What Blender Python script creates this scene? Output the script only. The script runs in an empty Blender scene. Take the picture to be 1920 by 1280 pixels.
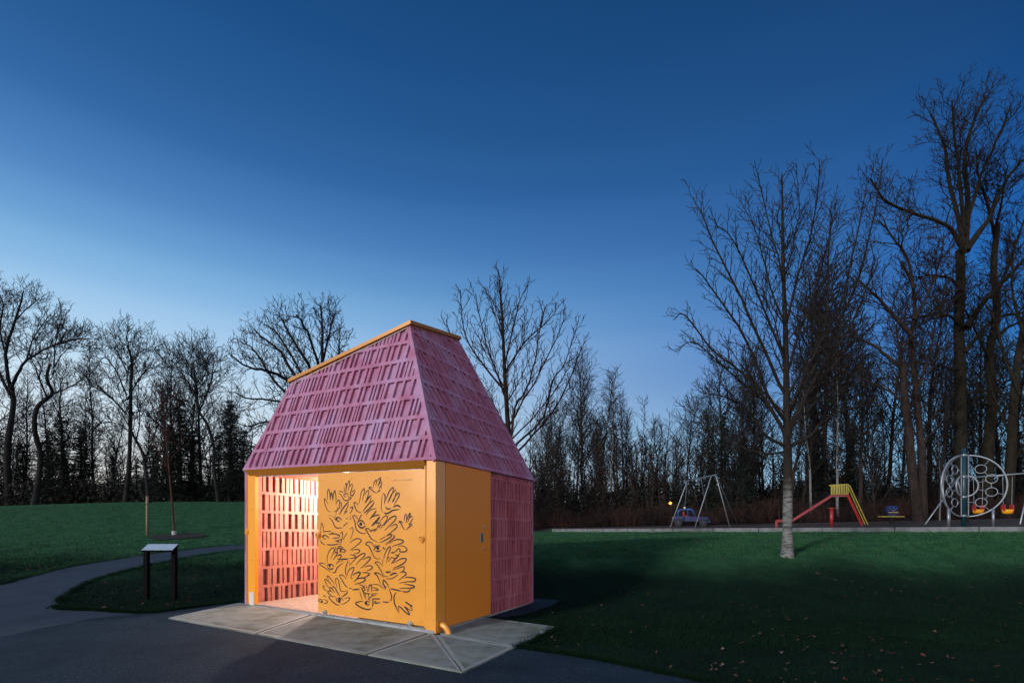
import bpy, math, random
import numpy as np
from mathutils import Vector, geometry
# ============================================================ camera, world, sun, exposure
sc = bpy.context.scene
COL = sc.collection
R = math.radians
CZ = 1.636
cam_d = bpy.data.cameras.new('camera'); cam = bpy.data.objects.new('camera', cam_d); COL.objects.link(cam)
cam.location = (0, 0, CZ); cam.rotation_euler = (R(90), 0, 0)
cam_d.sensor_width = 36; cam_d.lens = 36 * 950 / 1920; cam_d.shift_y = 332 / 1920
cam_d.clip_start = .05; cam_d.clip_end = 3000
sc.camera = cam
sc.view_settings.view_transform = 'Standard'; sc.view_settings.look = 'None'
sc.view_settings.exposure = 0; sc.view_settings.gamma = 1

def lin(r, g, b, k=1.0):
    f = lambda c: (c / 255 / 12.92 if c / 255 <= .04045 else ((c / 255 + .055) / 1.055) ** 2.4) * k
    return (f(r), f(g), f(b), 1)

SUN_AZ = 225      # compass angle the light comes from, degrees clockwise from +Y
SUN_EL = 19
w = bpy.data.worlds.new('World'); sc.world = w; w.use_nodes = True
nt = w.node_tree; nt.nodes.clear()
def N(t, **k):
    n = nt.nodes.new(t)
    for a, b in k.items(): setattr(n, a, b)
    return n
def M(op, a, b=None, c=None, clamp=False):
    n = N('ShaderNodeMath', operation=op); n.use_clamp = clamp
    for i, v in enumerate((a, b, c)):
        if v is None: continue
        if isinstance(v, (int, float)): n.inputs[i].default_value = v
        else: nt.links.new(v, n.inputs[i])
    return n.outputs[0]
def ramp(fac, stops):
    n = N('ShaderNodeValToRGB'); e = n.color_ramp.elements
    e[1].position = 1; e[0].position = 0; e[0].color = stops[0][1]; e[1].color = stops[-1][1]
    for p, c in stops[1:]: e.new(p).color = c
    n.color_ramp.interpolation = 'CARDINAL'; nt.links.new(fac, n.inputs[0]); return n.outputs[0]
def mixc(f, a, b, bt='MIX'):
    n = N('ShaderNodeMix', data_type='RGBA', blend_type=bt)
    for i, v in ((0, f), (6, a), (7, b)):
        if isinstance(v, (int, float)): n.inputs[i].default_value = v
        elif isinstance(v, tuple): n.inputs[i].default_value = v
        else: nt.links.new(v, n.inputs[i])
    return n.outputs[2]
tc = N('ShaderNodeTexCoord'); sx = N('ShaderNodeSeparateXYZ'); nt.links.new(tc.outputs['Generated'], sx.inputs[0])
X, Y, Z = sx.outputs
hl = M('SQRT', M('ADD', M('ADD', M('MULTIPLY', X, X), M('MULTIPLY', Y, Y)), 1e-5))
ga = R(-50)                                                     # afterglow on the left horizon
cosg = M('DIVIDE', M('ADD', M('MULTIPLY', X, math.sin(ga)), M('MULTIPLY', Y, math.cos(ga))), hl)
ex = M('MAXIMUM', M('MINIMUM', M('MULTIPLY_ADD', Z, -2.9, 2.3), 1.7), .6)
fL = M('POWER', M('DIVIDE', M('ADD', cosg, .1), 1.1, clamp=True), ex)
left = ramp(Z, [(0, lin(236, 208, 180)), (.045, lin(230, 224, 216)), (.126, lin(222, 233, 240)), (.23, lin(200, 227, 247)),
                (.33, lin(157, 200, 238)), (.39, lin(120, 173, 221)), (.445, lin(90, 144, 202)), (.52, lin(60, 114, 176)), (.58, lin(45, 97, 156)), (.65, lin(33, 84, 142)), (.72, lin(25, 74, 128)), (.80, lin(22, 64, 118))])
right = ramp(Z, [(0, lin(150, 186, 214)), (.126, lin(116, 174, 218)), (.23, lin(64, 128, 196)), (.33, lin(36, 106, 182)),
                 (.445, lin(26, 86, 156)), (.52, lin(23, 76, 138)), (.58, lin(20, 67, 122)), (.65, lin(20, 62, 112)), (.72, lin(19, 58, 104)), (.80, lin(18, 54, 98))])
sky = mixc(fL, right, left)
top = M('SMOOTHSTEP', Z, .80, .97) if False else M('MULTIPLY_ADD', Z, 1 / .17, -.80 / .17, clamp=True)
sky = mixc(top, sky, lin(118, 150, 196))  # zenith above the frame, brightened to add fill on the ground
cn = N('ShaderNodeTexNoise'); cn.inputs['Scale'].default_value = 3.2; cn.inputs['Detail'].default_value = 5; nt.links.new(tc.outputs['Generated'], cn.inputs['Vector'])
cl = N('ShaderNodeMapRange'); cl.inputs['From Min'].default_value = .42; cl.inputs['From Max'].default_value = .62; nt.links.new(cn.outputs['Fac'], cl.inputs['Value'])
back = M('MULTIPLY', Y, -2.2, clamp=True)                        # unseen sky behind the photographer, brightened as added fill light
sky = mixc(back, sky, mixc(cl.outputs[0], mixc(M('MULTIPLY', Z, 1.5, clamp=True), lin(236, 212, 190, .8), lin(118, 152, 200)), mixc(M('MULTIPLY', Z, 1.6, clamp=True), lin(255, 226, 200, 2.6), lin(150, 176, 214))))  # clouds invented out of view to vary what the door reflects
# bright spot added low in the unseen sky for a highlight on the door
ba, be = R(243.5), R(6)
dn = N('ShaderNodeVectorMath', operation='DOT_PRODUCT'); nt.links.new(tc.outputs['Generated'], dn.inputs[0]); dn.inputs[1].default_value = (math.sin(ba) * math.cos(be), math.cos(ba) * math.cos(be), math.sin(be))
gl = N('ShaderNodeMapRange', interpolation_type='SMOOTHSTEP'); nt.links.new(dn.outputs['Value'], gl.inputs['Value'])
gl.inputs['From Min'].default_value = math.cos(R(6)); gl.inputs['From Max'].default_value = math.cos(R(.5))
n3 = N('ShaderNodeTexNoise'); n3.inputs['Scale'].default_value = 14; n3.inputs['Detail'].default_value = 4; nt.links.new(tc.outputs['Generated'], n3.inputs['Vector'])
sky = mixc(M('MULTIPLY', gl.outputs[0], M('MULTIPLY_ADD', n3.outputs['Fac'], 2.4, -.5, clamp=True), clamp=True), sky, (13, 11, 9, 1))
nis = N('ShaderNodeTexSky', sky_type='NISHITA'); nis.sun_disc = False
nis.sun_elevation = R(SUN_EL); nis.sun_rotation = R(SUN_AZ)
add = N('ShaderNodeVectorMath', operation='SCALE'); nt.links.new(sky, add.inputs[0]); add.inputs['Scale'].default_value = 9.6
ns = N('ShaderNodeVectorMath', operation='SCALE'); nt.links.new(nis.outputs[0], ns.inputs[0]); ns.inputs['Scale'].default_value = .012
sm = N('ShaderNodeVectorMath', operation='ADD'); nt.links.new(add.outputs[0], sm.inputs[0]); nt.links.new(ns.outputs[0], sm.inputs[1])
bg = N('ShaderNodeBackground'); nt.links.new(sm.outputs[0], bg.inputs[0]); bg.inputs[1].default_value = .1
wo = N('ShaderNodeOutputWorld'); nt.links.new(bg.outputs[0], wo.inputs[0])

sd = bpy.data.lights.new('sun', 'SUN'); sun = bpy.data.objects.new('sun', sd); COL.objects.link(sun)
sd.energy = 2.3; sd.angle = R(7); sd.color = (1, .97, .95)  # stands in for the photographer's lamp; the dusk sun itself has set
sdir = Vector((math.sin(R(SUN_AZ)) * math.cos(R(SUN_EL)), math.cos(R(SUN_AZ)) * math.cos(R(SUN_EL)), math.sin(R(SUN_EL))))
sun.rotation_euler = sdir.to_track_quat('Z', 'Y').to_euler(); sun.location = (-8, -12, 9)

# ============================================================ helpers
def material(name, col, rough=.7, metal=0, noise=None, bump=None, coat=0, sheen=0, emit=None, spec=.5, noise2=None):
    """noise=(scale, colour2, lo, hi[, detail]) mottles the colour; bump=(scale, strength)"""
    m = bpy.data.materials.new(name); m.use_nodes = True; t = m.node_tree; b = t.nodes['Principled BSDF']
    b.inputs['Base Color'].default_value = col if len(col) == 4 else (*col, 1)
    b.inputs['Roughness'].default_value = rough; b.inputs['Metallic'].default_value = metal
    b.inputs['Coat Weight'].default_value = coat; b.inputs['Coat Roughness'].default_value = .12
    b.inputs['Sheen Weight'].default_value = sheen; b.inputs['Specular IOR Level'].default_value = spec
    geo = t.nodes.new('ShaderNodeTexCoord')
    src = None
    for nz in (noise, noise2):
        if not nz: continue
        n = t.nodes.new('ShaderNodeTexNoise'); n.inputs['Scale'].default_value = nz[0]; n.inputs['Detail'].default_value = nz[4] if len(nz) > 4 else 6
        n.inputs['Roughness'].default_value = .62
        if len(nz) > 5:
            mp = t.nodes.new('ShaderNodeMapping'); mp.inputs['Scale'].default_value = nz[5]
            t.links.new(geo.outputs['Object'], mp.inputs[0]); t.links.new(mp.outputs[0], n.inputs['Vector'])
        else: t.links.new(geo.outputs['Object'], n.inputs['Vector'])
        r = t.nodes.new('ShaderNodeMapRange'); r.inputs['From Min'].default_value = nz[2]; r.inputs['From Max'].default_value = nz[3]
        t.links.new(n.outputs['Fac'], r.inputs['Value'])
        x = t.nodes.new('ShaderNodeMix'); x.data_type = 'RGBA'; x.inputs[6].default_value = col if len(col) == 4 else (*col, 1)
        x.inputs[7].default_value = (*nz[1][:3], 1); t.links.new(r.outputs[0], x.inputs[0])
        if src: t.links.new(src, x.inputs[6])
        src = x.outputs[2]
    if src: t.links.new(src, b.inputs['Base Color'])
    if bump:
        n = t.nodes.new('ShaderNodeTexNoise'); n.inputs['Scale'].default_value = bump[0]; n.inputs['Detail'].default_value = 8
        t.links.new(geo.outputs['Object'], n.inputs['Vector'])
        u = t.nodes.new('ShaderNodeBump'); u.inputs['Strength'].default_value = bump[1]; u.inputs['Distance'].default_value = bump[2] if len(bump) > 2 else .02
        t.links.new(n.outputs['Fac'], u.inputs['Height']); t.links.new(u.outputs[0], b.inputs['Normal'])
    if emit:
        b.inputs['Emission Color'].default_value = emit[0]; b.inputs['Emission Strength'].default_value = emit[1]
    return m

def root_org(p):
    while p is not None:
        if 'org' in p: return Vector(p['org'])
        p = p.parent
    return Vector((0, 0, 0))
class MB:
    def __init__(s): s.v = []; s.f = []; s.mi = []
    def add(s, vs, fs, mi=0):
        o = len(s.v); s.v += [tuple(map(float, p)) for p in vs]; s.f += [tuple(i + o for i in f) for f in fs]; s.mi += [mi] * len(fs)
    def hexa(s, p, mi=0):       # 8 points: bottom ring 0-3, top ring 4-7
        s.add(p, [(3, 2, 1, 0), (4, 5, 6, 7), (0, 1, 5, 4), (1, 2, 6, 5), (2, 3, 7, 6), (3, 0, 4, 7)], mi)
    def box(s, a, b, fn=None, mi=0):
        (x0, y0, z0), (x1, y1, z1) = a, b
        p = [(x0, y0, z0), (x1, y0, z0), (x1, y1, z0), (x0, y1, z0), (x0, y0, z1), (x1, y0, z1), (x1, y1, z1), (x0, y1, z1)]
        s.hexa([fn(*q) for q in p] if fn else p, mi)
    def tube(s, pts, r, n=8, cap=True, mi=0, closed=False):
        pts = [Vector(p) for p in pts]; k = len(pts)
        rs = r if isinstance(r, (list, tuple)) else [r] * k
        o = len(s.v); ref = None
        for i, p in enumerate(pts):
            if closed: t = (pts[(i + 1) % k] - pts[i - 1])
            else: t = (pts[min(i + 1, k - 1)] - pts[max(i - 1, 0)])
            t.normalize()
            if ref is None: ref = Vector((0, 0, 1)) if abs(t.z) < .9 else Vector((1, 0, 0))
            a = t.cross(ref).normalized(); b = a.cross(t).normalized(); ref = b
            for j in range(n):
                q = p + (a * math.cos(2 * math.pi * j / n) + b * math.sin(2 * math.pi * j / n)) * rs[i]
                s.v.append(tuple(q))
        for i in range(k if closed else k - 1):
            i2 = (i + 1) % k
            for j in range(n):
                j2 = (j + 1) % n
                s.f.append((o + i * n + j, o + i * n + j2, o + i2 * n + j2, o + i2 * n + j)); s.mi.append(mi)
        if cap and not closed:
            s.f.append(tuple(o + j for j in range(n))[::-1]); s.f.append(tuple(o + (k - 1) * n + j for j in range(n))); s.mi += [mi, mi]
    def sphere(s, c, r, n=10, m=6, sc_=(1, 1, 1), mi=0, top=False):
        o = len(s.v); h = math.pi / 2 if top else math.pi
        for i in range(m + 1):
            a = h * i / m
            for j in range(n):
                b = 2 * math.pi * j / n
                s.v.append((c[0] + r * sc_[0] * math.sin(a) * math.cos(b), c[1] + r * sc_[1] * math.sin(a) * math.sin(b), c[2] + r * sc_[2] * math.cos(a)))
        for i in range(m):
            for j in range(n):
                s.f.append((o + i * n + j, o + (i + 1) * n + j, o + (i + 1) * n + (j + 1) % n, o + i * n + (j + 1) % n)); s.mi.append(mi)
    def build(s, name, mats, parent=None, org=None, smooth=False, bevel=0):
        me = bpy.data.meshes.new(name)
        off = Vector(org) if org is not None else root_org(parent)
        me.from_pydata([(p[0] - off.x, p[1] - off.y, p[2] - off.z) for p in s.v], [], s.f)
        for m in (mats if isinstance(mats, list) else [mats]): me.materials.append(m)
        if isinstance(mats, list): me.polygons.foreach_set('material_index', s.mi)
        if smooth: me.polygons.foreach_set('use_smooth', [True] * len(me.polygons))
        me.update()
        o = bpy.data.objects.new(name, me); COL.objects.link(o)
        if parent is not None: o.parent = parent
        elif org is not None: o.location = off
        if bevel:
            b = o.modifiers.new('bevel', 'BEVEL'); b.width = bevel; b.segments = 2; b.limit_method = 'ANGLE'
        return o

def fast_mesh(name, V, Fq, mat, parent=None, org=(0, 0, 0), smooth=True):
    """numpy mesh; Fq is an (n,3) or (n,4) index array"""
    me = bpy.data.meshes.new(name); V = np.asarray(V, dtype=np.float32) - np.array(org, dtype=np.float32)
    k = Fq.shape[1]
    me.vertices.add(len(V)); me.vertices.foreach_set('co', V.ravel())
    me.loops.add(Fq.size); me.loops.foreach_set('vertex_index', Fq.astype(np.int32).ravel())
    me.polygons.add(len(Fq)); me.polygons.foreach_set('loop_start', np.arange(0, Fq.size, k, dtype=np.int32))
    me.polygons.foreach_set('loop_total', np.full(len(Fq), k, dtype=np.int32))
    me.polygons.foreach_set('use_smooth', np.full(len(Fq), smooth, dtype=bool))
    me.update(calc_edges=True)
    for m in (mat if isinstance(mat, list) else [mat]): me.materials.append(m)
    o = bpy.data.objects.new(name, me); COL.objects.link(o)
    if parent is not None: o.parent = parent
    else: o.location = org
    return o

def tag(o, label=None, cat=None, group=None, kind=None):
    if label: o['label'] = label
    if cat: o['category'] = cat
    if group: o['group'] = group
    if kind: o['kind'] = kind
    return o
def thing(name, loc, label, cat, group=None):
    o = bpy.data.objects.new(name, None); COL.objects.link(o); o.location = loc; o.empty_display_size = .2
    o['org'] = tuple(loc); tag(o, label, cat, group); return o

def at(px, py, Yd):             # point of the place at a picture position and a depth
    return Vector(((px - 960) / 950 * Yd, Yd, CZ + (972 - py) / 950 * Yd))

# ============================================================ terrain
A0 = np.array([-5.03, 9.5, .046]); B0 = np.array([-1.1139, 7.4, 0.]); C0 = np.array([.4396, 10.44, -.0784])
_gp = np.linalg.solve(np.array([[A0[0], A0[1], 1], [B0[0], B0[1], 1], [C0[0], C0[1], 1]]), np.array([.010, -.079, -.112]))
_ux, _uy = (A0 - B0)[:2] / np.linalg.norm((A0 - B0)[:2]); _vx, _vy = (C0 - B0)[:2] / np.linalg.norm((C0 - B0)[:2])
def sstep(x, a, b):
    t = np.clip((np.asarray(x, float) - a) / (b - a), 0, 1); return t * t * (3 - 2 * t)
def terrain(x, y):
    x = np.asarray(x, float); y = np.asarray(y, float)
    p = _gp[0] * np.clip(x, -9, 3.5) + _gp[1] * np.clip(y, 5, 10.6) + _gp[2]
    p = p * (1 - .6 * sstep(y, 11, 16))
    # left: a mound rising away; right: a bank up to the playground level
    yl = [-500, 9.6, 11, 13, 15, 17, 19, 22, 26, 30, 33, 38, 60, 4000]; zl = [0, 0, .07, .22, .42, .62, .92, 1.36, 1.92, 2.42, 2.72, 2.85, 2.6, 2.6]
    hl_ = sum(np.interp(y + d, yl, zl) for d in (-1, -.5, 0, .5, 1)) / 5
    hl_ = hl_ * (1 - .22 * sstep(-x, 22, 45) * sstep(y, 18, 34))
    plat = .95 + (np.clip(x, -10, 34) - 2.5) * .024
    yr = [-500, 8.6, 10, 12, 13.2, 15, 17, 4000]; zr = [0, 0, .16, .62, .86, .97, 1, 1]
    hr = sum(np.interp(y + d, yr, zr) for d in (-.6, -.3, 0, .3, .6)) / 5 * (plat - .05)
    # playground surface behind its kerb
    d = y - (31 - .913 * (x - 2.5))
    hr = hr + .14 * sstep(d, .12, .2) * sstep(x, 2.2, 2.5)
    wl = 1 - sstep(x, -9, 0)
    du = (x - A0[0]) * _ux + (y - A0[1]) * _uy; dv = (x - B0[0]) * _vx + (y - B0[1]) * _vy
    dist = np.maximum(np.maximum(-du - 4.443, du), np.maximum(-dv, dv - 3.414))
    flat = sstep(dist, .35, 3.2)
    return p + (hl_ * wl + hr * (1 - wl)) * flat
def ground(px, py, h=0.):
    t = 2.; r = ((px - 960) / 950, (972 - py) / 950)
    while t < 90:
        if CZ + r[1] * t < float(terrain(r[0] * t, t)) + h: break
        t += .05
    a, b = t - .05, t
    for _ in range(14):
        m = (a + b) / 2
        if CZ + r[1] * m < float(terrain(r[0] * m, m)) + h: b = m
        else: a = m
    return Vector((r[0] * a, a, float(terrain(r[0] * a, a))))
def T(x, y): return float(terrain(x, y))

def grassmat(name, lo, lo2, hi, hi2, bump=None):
    """lawn colour with foreground dimness and a brighter upper slope painted in by height"""
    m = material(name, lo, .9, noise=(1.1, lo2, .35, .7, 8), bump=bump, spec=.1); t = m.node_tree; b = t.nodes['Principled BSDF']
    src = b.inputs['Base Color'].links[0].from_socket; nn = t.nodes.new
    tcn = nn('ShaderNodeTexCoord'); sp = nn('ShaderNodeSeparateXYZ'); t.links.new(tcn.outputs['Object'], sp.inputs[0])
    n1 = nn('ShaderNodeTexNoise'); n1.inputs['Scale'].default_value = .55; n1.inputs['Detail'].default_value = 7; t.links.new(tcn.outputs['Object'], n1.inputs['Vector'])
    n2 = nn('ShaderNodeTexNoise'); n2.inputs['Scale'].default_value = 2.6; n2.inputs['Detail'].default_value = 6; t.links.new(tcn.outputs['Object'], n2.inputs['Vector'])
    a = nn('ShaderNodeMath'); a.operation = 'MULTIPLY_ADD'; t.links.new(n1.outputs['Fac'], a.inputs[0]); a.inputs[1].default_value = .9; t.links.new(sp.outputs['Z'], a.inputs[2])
    r = nn('ShaderNodeMapRange'); r.interpolation_type = 'SMOOTHSTEP'; r.inputs['From Min'].default_value = .62; r.inputs['From Max'].default_value = 1.25; t.links.new(a.outputs[0], r.inputs['Value'])  # height mask: dim foreground to bright slope, light put into the colour
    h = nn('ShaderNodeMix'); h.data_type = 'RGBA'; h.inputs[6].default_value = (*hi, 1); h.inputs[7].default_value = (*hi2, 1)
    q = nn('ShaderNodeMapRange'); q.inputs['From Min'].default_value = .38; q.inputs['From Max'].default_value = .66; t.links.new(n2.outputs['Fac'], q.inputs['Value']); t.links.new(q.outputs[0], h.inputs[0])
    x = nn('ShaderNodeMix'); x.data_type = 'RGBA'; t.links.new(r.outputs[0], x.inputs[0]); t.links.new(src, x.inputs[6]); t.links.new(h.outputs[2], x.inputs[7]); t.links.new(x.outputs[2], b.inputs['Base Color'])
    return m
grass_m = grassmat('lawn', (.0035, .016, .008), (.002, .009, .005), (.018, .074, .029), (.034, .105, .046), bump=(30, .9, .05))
asph_m = material('asphalt', (.012, .025, .038), .8, noise=(42, (.042, .060, .078), .50, .66, 4), noise2=(.8, (.006, .015, .025), .45, .7), bump=(160, .5, .006), spec=.12)
path_m = material('path asphalt', (.032, .048, .070), .8, noise=(38, (.062, .074, .09), .5, .7, 3), noise2=(1.1, (.028, .036, .048), .45, .7), bump=(160, .5, .006), spec=.12)
conc_m = material('broomed concrete', (.20, .23, .21), .8, noise=(2.2, (.10, .115, .085), .42, .62, 9), noise2=(1.3, (.25, .285, .27), .5, .75, 6, (1, 1, 1)), bump=(55, .35, .01), spec=.3)

def axis(lo, hi, dlo, dhi, step):
    a = list(np.arange(dlo, dhi + 1e-6, step)); s = step; x = dhi
    while x < hi: s *= 1.18; x += s; a.append(x)
    s = step; x = dlo
    while x > lo: s *= 1.18; x -= s; a.insert(0, x)
    return np.array(a)
gx = axis(-900, 900, -16, 24, .2); gy = axis(-300, 1500, 1, 36, .2)
GX, GY = np.meshgrid(gx, gy); GZ = terrain(GX, GY)
GZ = GZ + .012 * np.sin(GX * 2.1 + np.sin(GY * 1.7)) * np.sin(GY * 1.9) * sstep(GY, 11, 14) * (1 - (1 - sstep(GX, -4, -2)) * (1 - sstep(GY, 19, 21)))
nx, ny = len(gx), len(gy)
I = (np.arange(ny - 1)[:, None] * nx + np.arange(nx - 1)[None, :]).ravel()
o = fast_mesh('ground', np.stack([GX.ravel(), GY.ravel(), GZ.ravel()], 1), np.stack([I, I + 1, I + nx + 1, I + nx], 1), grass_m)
tag(o, 'grass covered park ground rising to a bank and a mound', kind='structure')

def inpoly(x, y, poly):
    x = np.asarray(x); y = np.asarray(y); c = np.zeros(x.shape, bool); n = len(poly)
    for i in range(n):
        x1, y1 = poly[i][:2]; x2, y2 = poly[(i + 1) % n][:2]
        if y1 == y2: continue
        c ^= ((y1 > y) != (y2 > y)) & (x < (x2 - x1) * (y - y1) / (y2 - y1) + x1)
    return c
def smoothpoly(pts, step=.18):
    out = []
    n = len(pts)
    for i in range(n):
        a, b = Vector(pts[i][:2]), Vector(pts[(i + 1) % n][:2]); k = max(1, int((b - a).length / step)); k = min(k, 60)
        out += [tuple(a.lerp(b, j / k)) for j in range(k)]
    return out
def drape(name, poly, mat, lift, step=.3, wob=0., parent=None):
    P = smoothpoly(poly); rg = random.Random(5)
    if wob: P = [(x + rg.uniform(-wob, wob), y + rg.uniform(-wob, wob)) for x, y in P]
    xs = [p[0] for p in P]; ys = [p[1] for p in P]
    gx_, gy_ = np.meshgrid(np.arange(min(xs), max(xs), step), np.arange(min(ys), max(ys), step))
    gx_ = gx_.ravel() + .013; gy_ = gy_.ravel() + .017
    k = inpoly(gx_, gy_, P) & (gy_ > 1); k |= inpoly(gx_, gy_, P) & ((np.arange(len(gx_)) % 9) == 0)
    pts = [Vector(p) for p in P] + [Vector((a, b)) for a, b in zip(gx_[k], gy_[k])]
    n = len(P)
    vo, _, fo, *_ = geometry.delaunay_2d_cdt(pts, [(i, (i + 1) % n) for i in range(n)], [list(range(n))], 1, 1e-4)
    zz = terrain(np.array([v.x for v in vo]), np.array([v.y for v in vo])) + lift
    mb = MB(); mb.add([(v.x, v.y, z) for v, z in zip(vo, zz)], [tuple(f) for f in fo])
    return mb.build(name, mat, smooth=True)
def catmull(p, k=4):
    out = []
    n = len(p)
    for i in range(n - 1):
        a, b, c, d = [np.array(p[max(0, min(n - 1, j))], float) for j in (i - 1, i, i + 1, i + 2)]
        for j in range(k):
            t = j / k
            out.append(tuple(.5 * (2 * b + (c - a) * t + (2 * a - 5 * b + 4 * c - d) * t * t + (3 * b - a - 3 * c + d) * t ** 3)))
    out.append(tuple(map(float, p[-1]))); return out
g2 = lambda px, py: tuple(ground(px, py))[:2]
up_edge = catmull([g2(*p) for p in ((2, 1097), (60, 1080), (120, 1065), (200, 1051), (300, 1036), (400, 1025), (457, 1021), (540, 1019))])
lo_edge = catmull([g2(*p) for p in ((540, 1028), (457, 1031), (380, 1040), (300, 1055), (240, 1069), (180, 1086), (135, 1108), (107, 1130))])
isl = catmull([g2(*p) for p in ((103, 1138), (118, 1143), (180, 1145), (270, 1150), (330, 1144), (400, 1135), (446, 1130))])
rt = catmull([g2(*p) for p in ((972, 1214), (1000, 1219), (1100, 1234), (1200, 1254), (1330, 1282))])
seam = [(2, 1195), (80, 1178), (180, 1160), (262, 1151)]
path_poly = [(-20, 8.6)] + [(-14, up_edge[0][1] - .9)] + up_edge + lo_edge + isl[:13] + [g2(px, py + 10) for px, py in seam[::-1]] + [(-12, 6.2), (-20, 6)]
plaza_poly = [(-20, 6.6), (-12, 6.8)] + [g2(*p) for p in seam] + isl[12:] + [(-5.4, 10.4), (.55, 11.0), g2(1052, 1126)[:2], g2(1030, 1138), g2(985, 1152)] + [(-.5, 8.5), (0, 7)] + rt + [(4.6, 3.6), (6, -8), (-20, -8)]
tag(drape('path', path_poly, path_m, .010, wob=.015), 'narrow asphalt footpath curving up past the mound', kind='structure')
tag(drape('plaza', plaza_poly, asph_m, .016, wob=.012), 'dark asphalt apron in front of the shelter', kind='structure')
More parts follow.
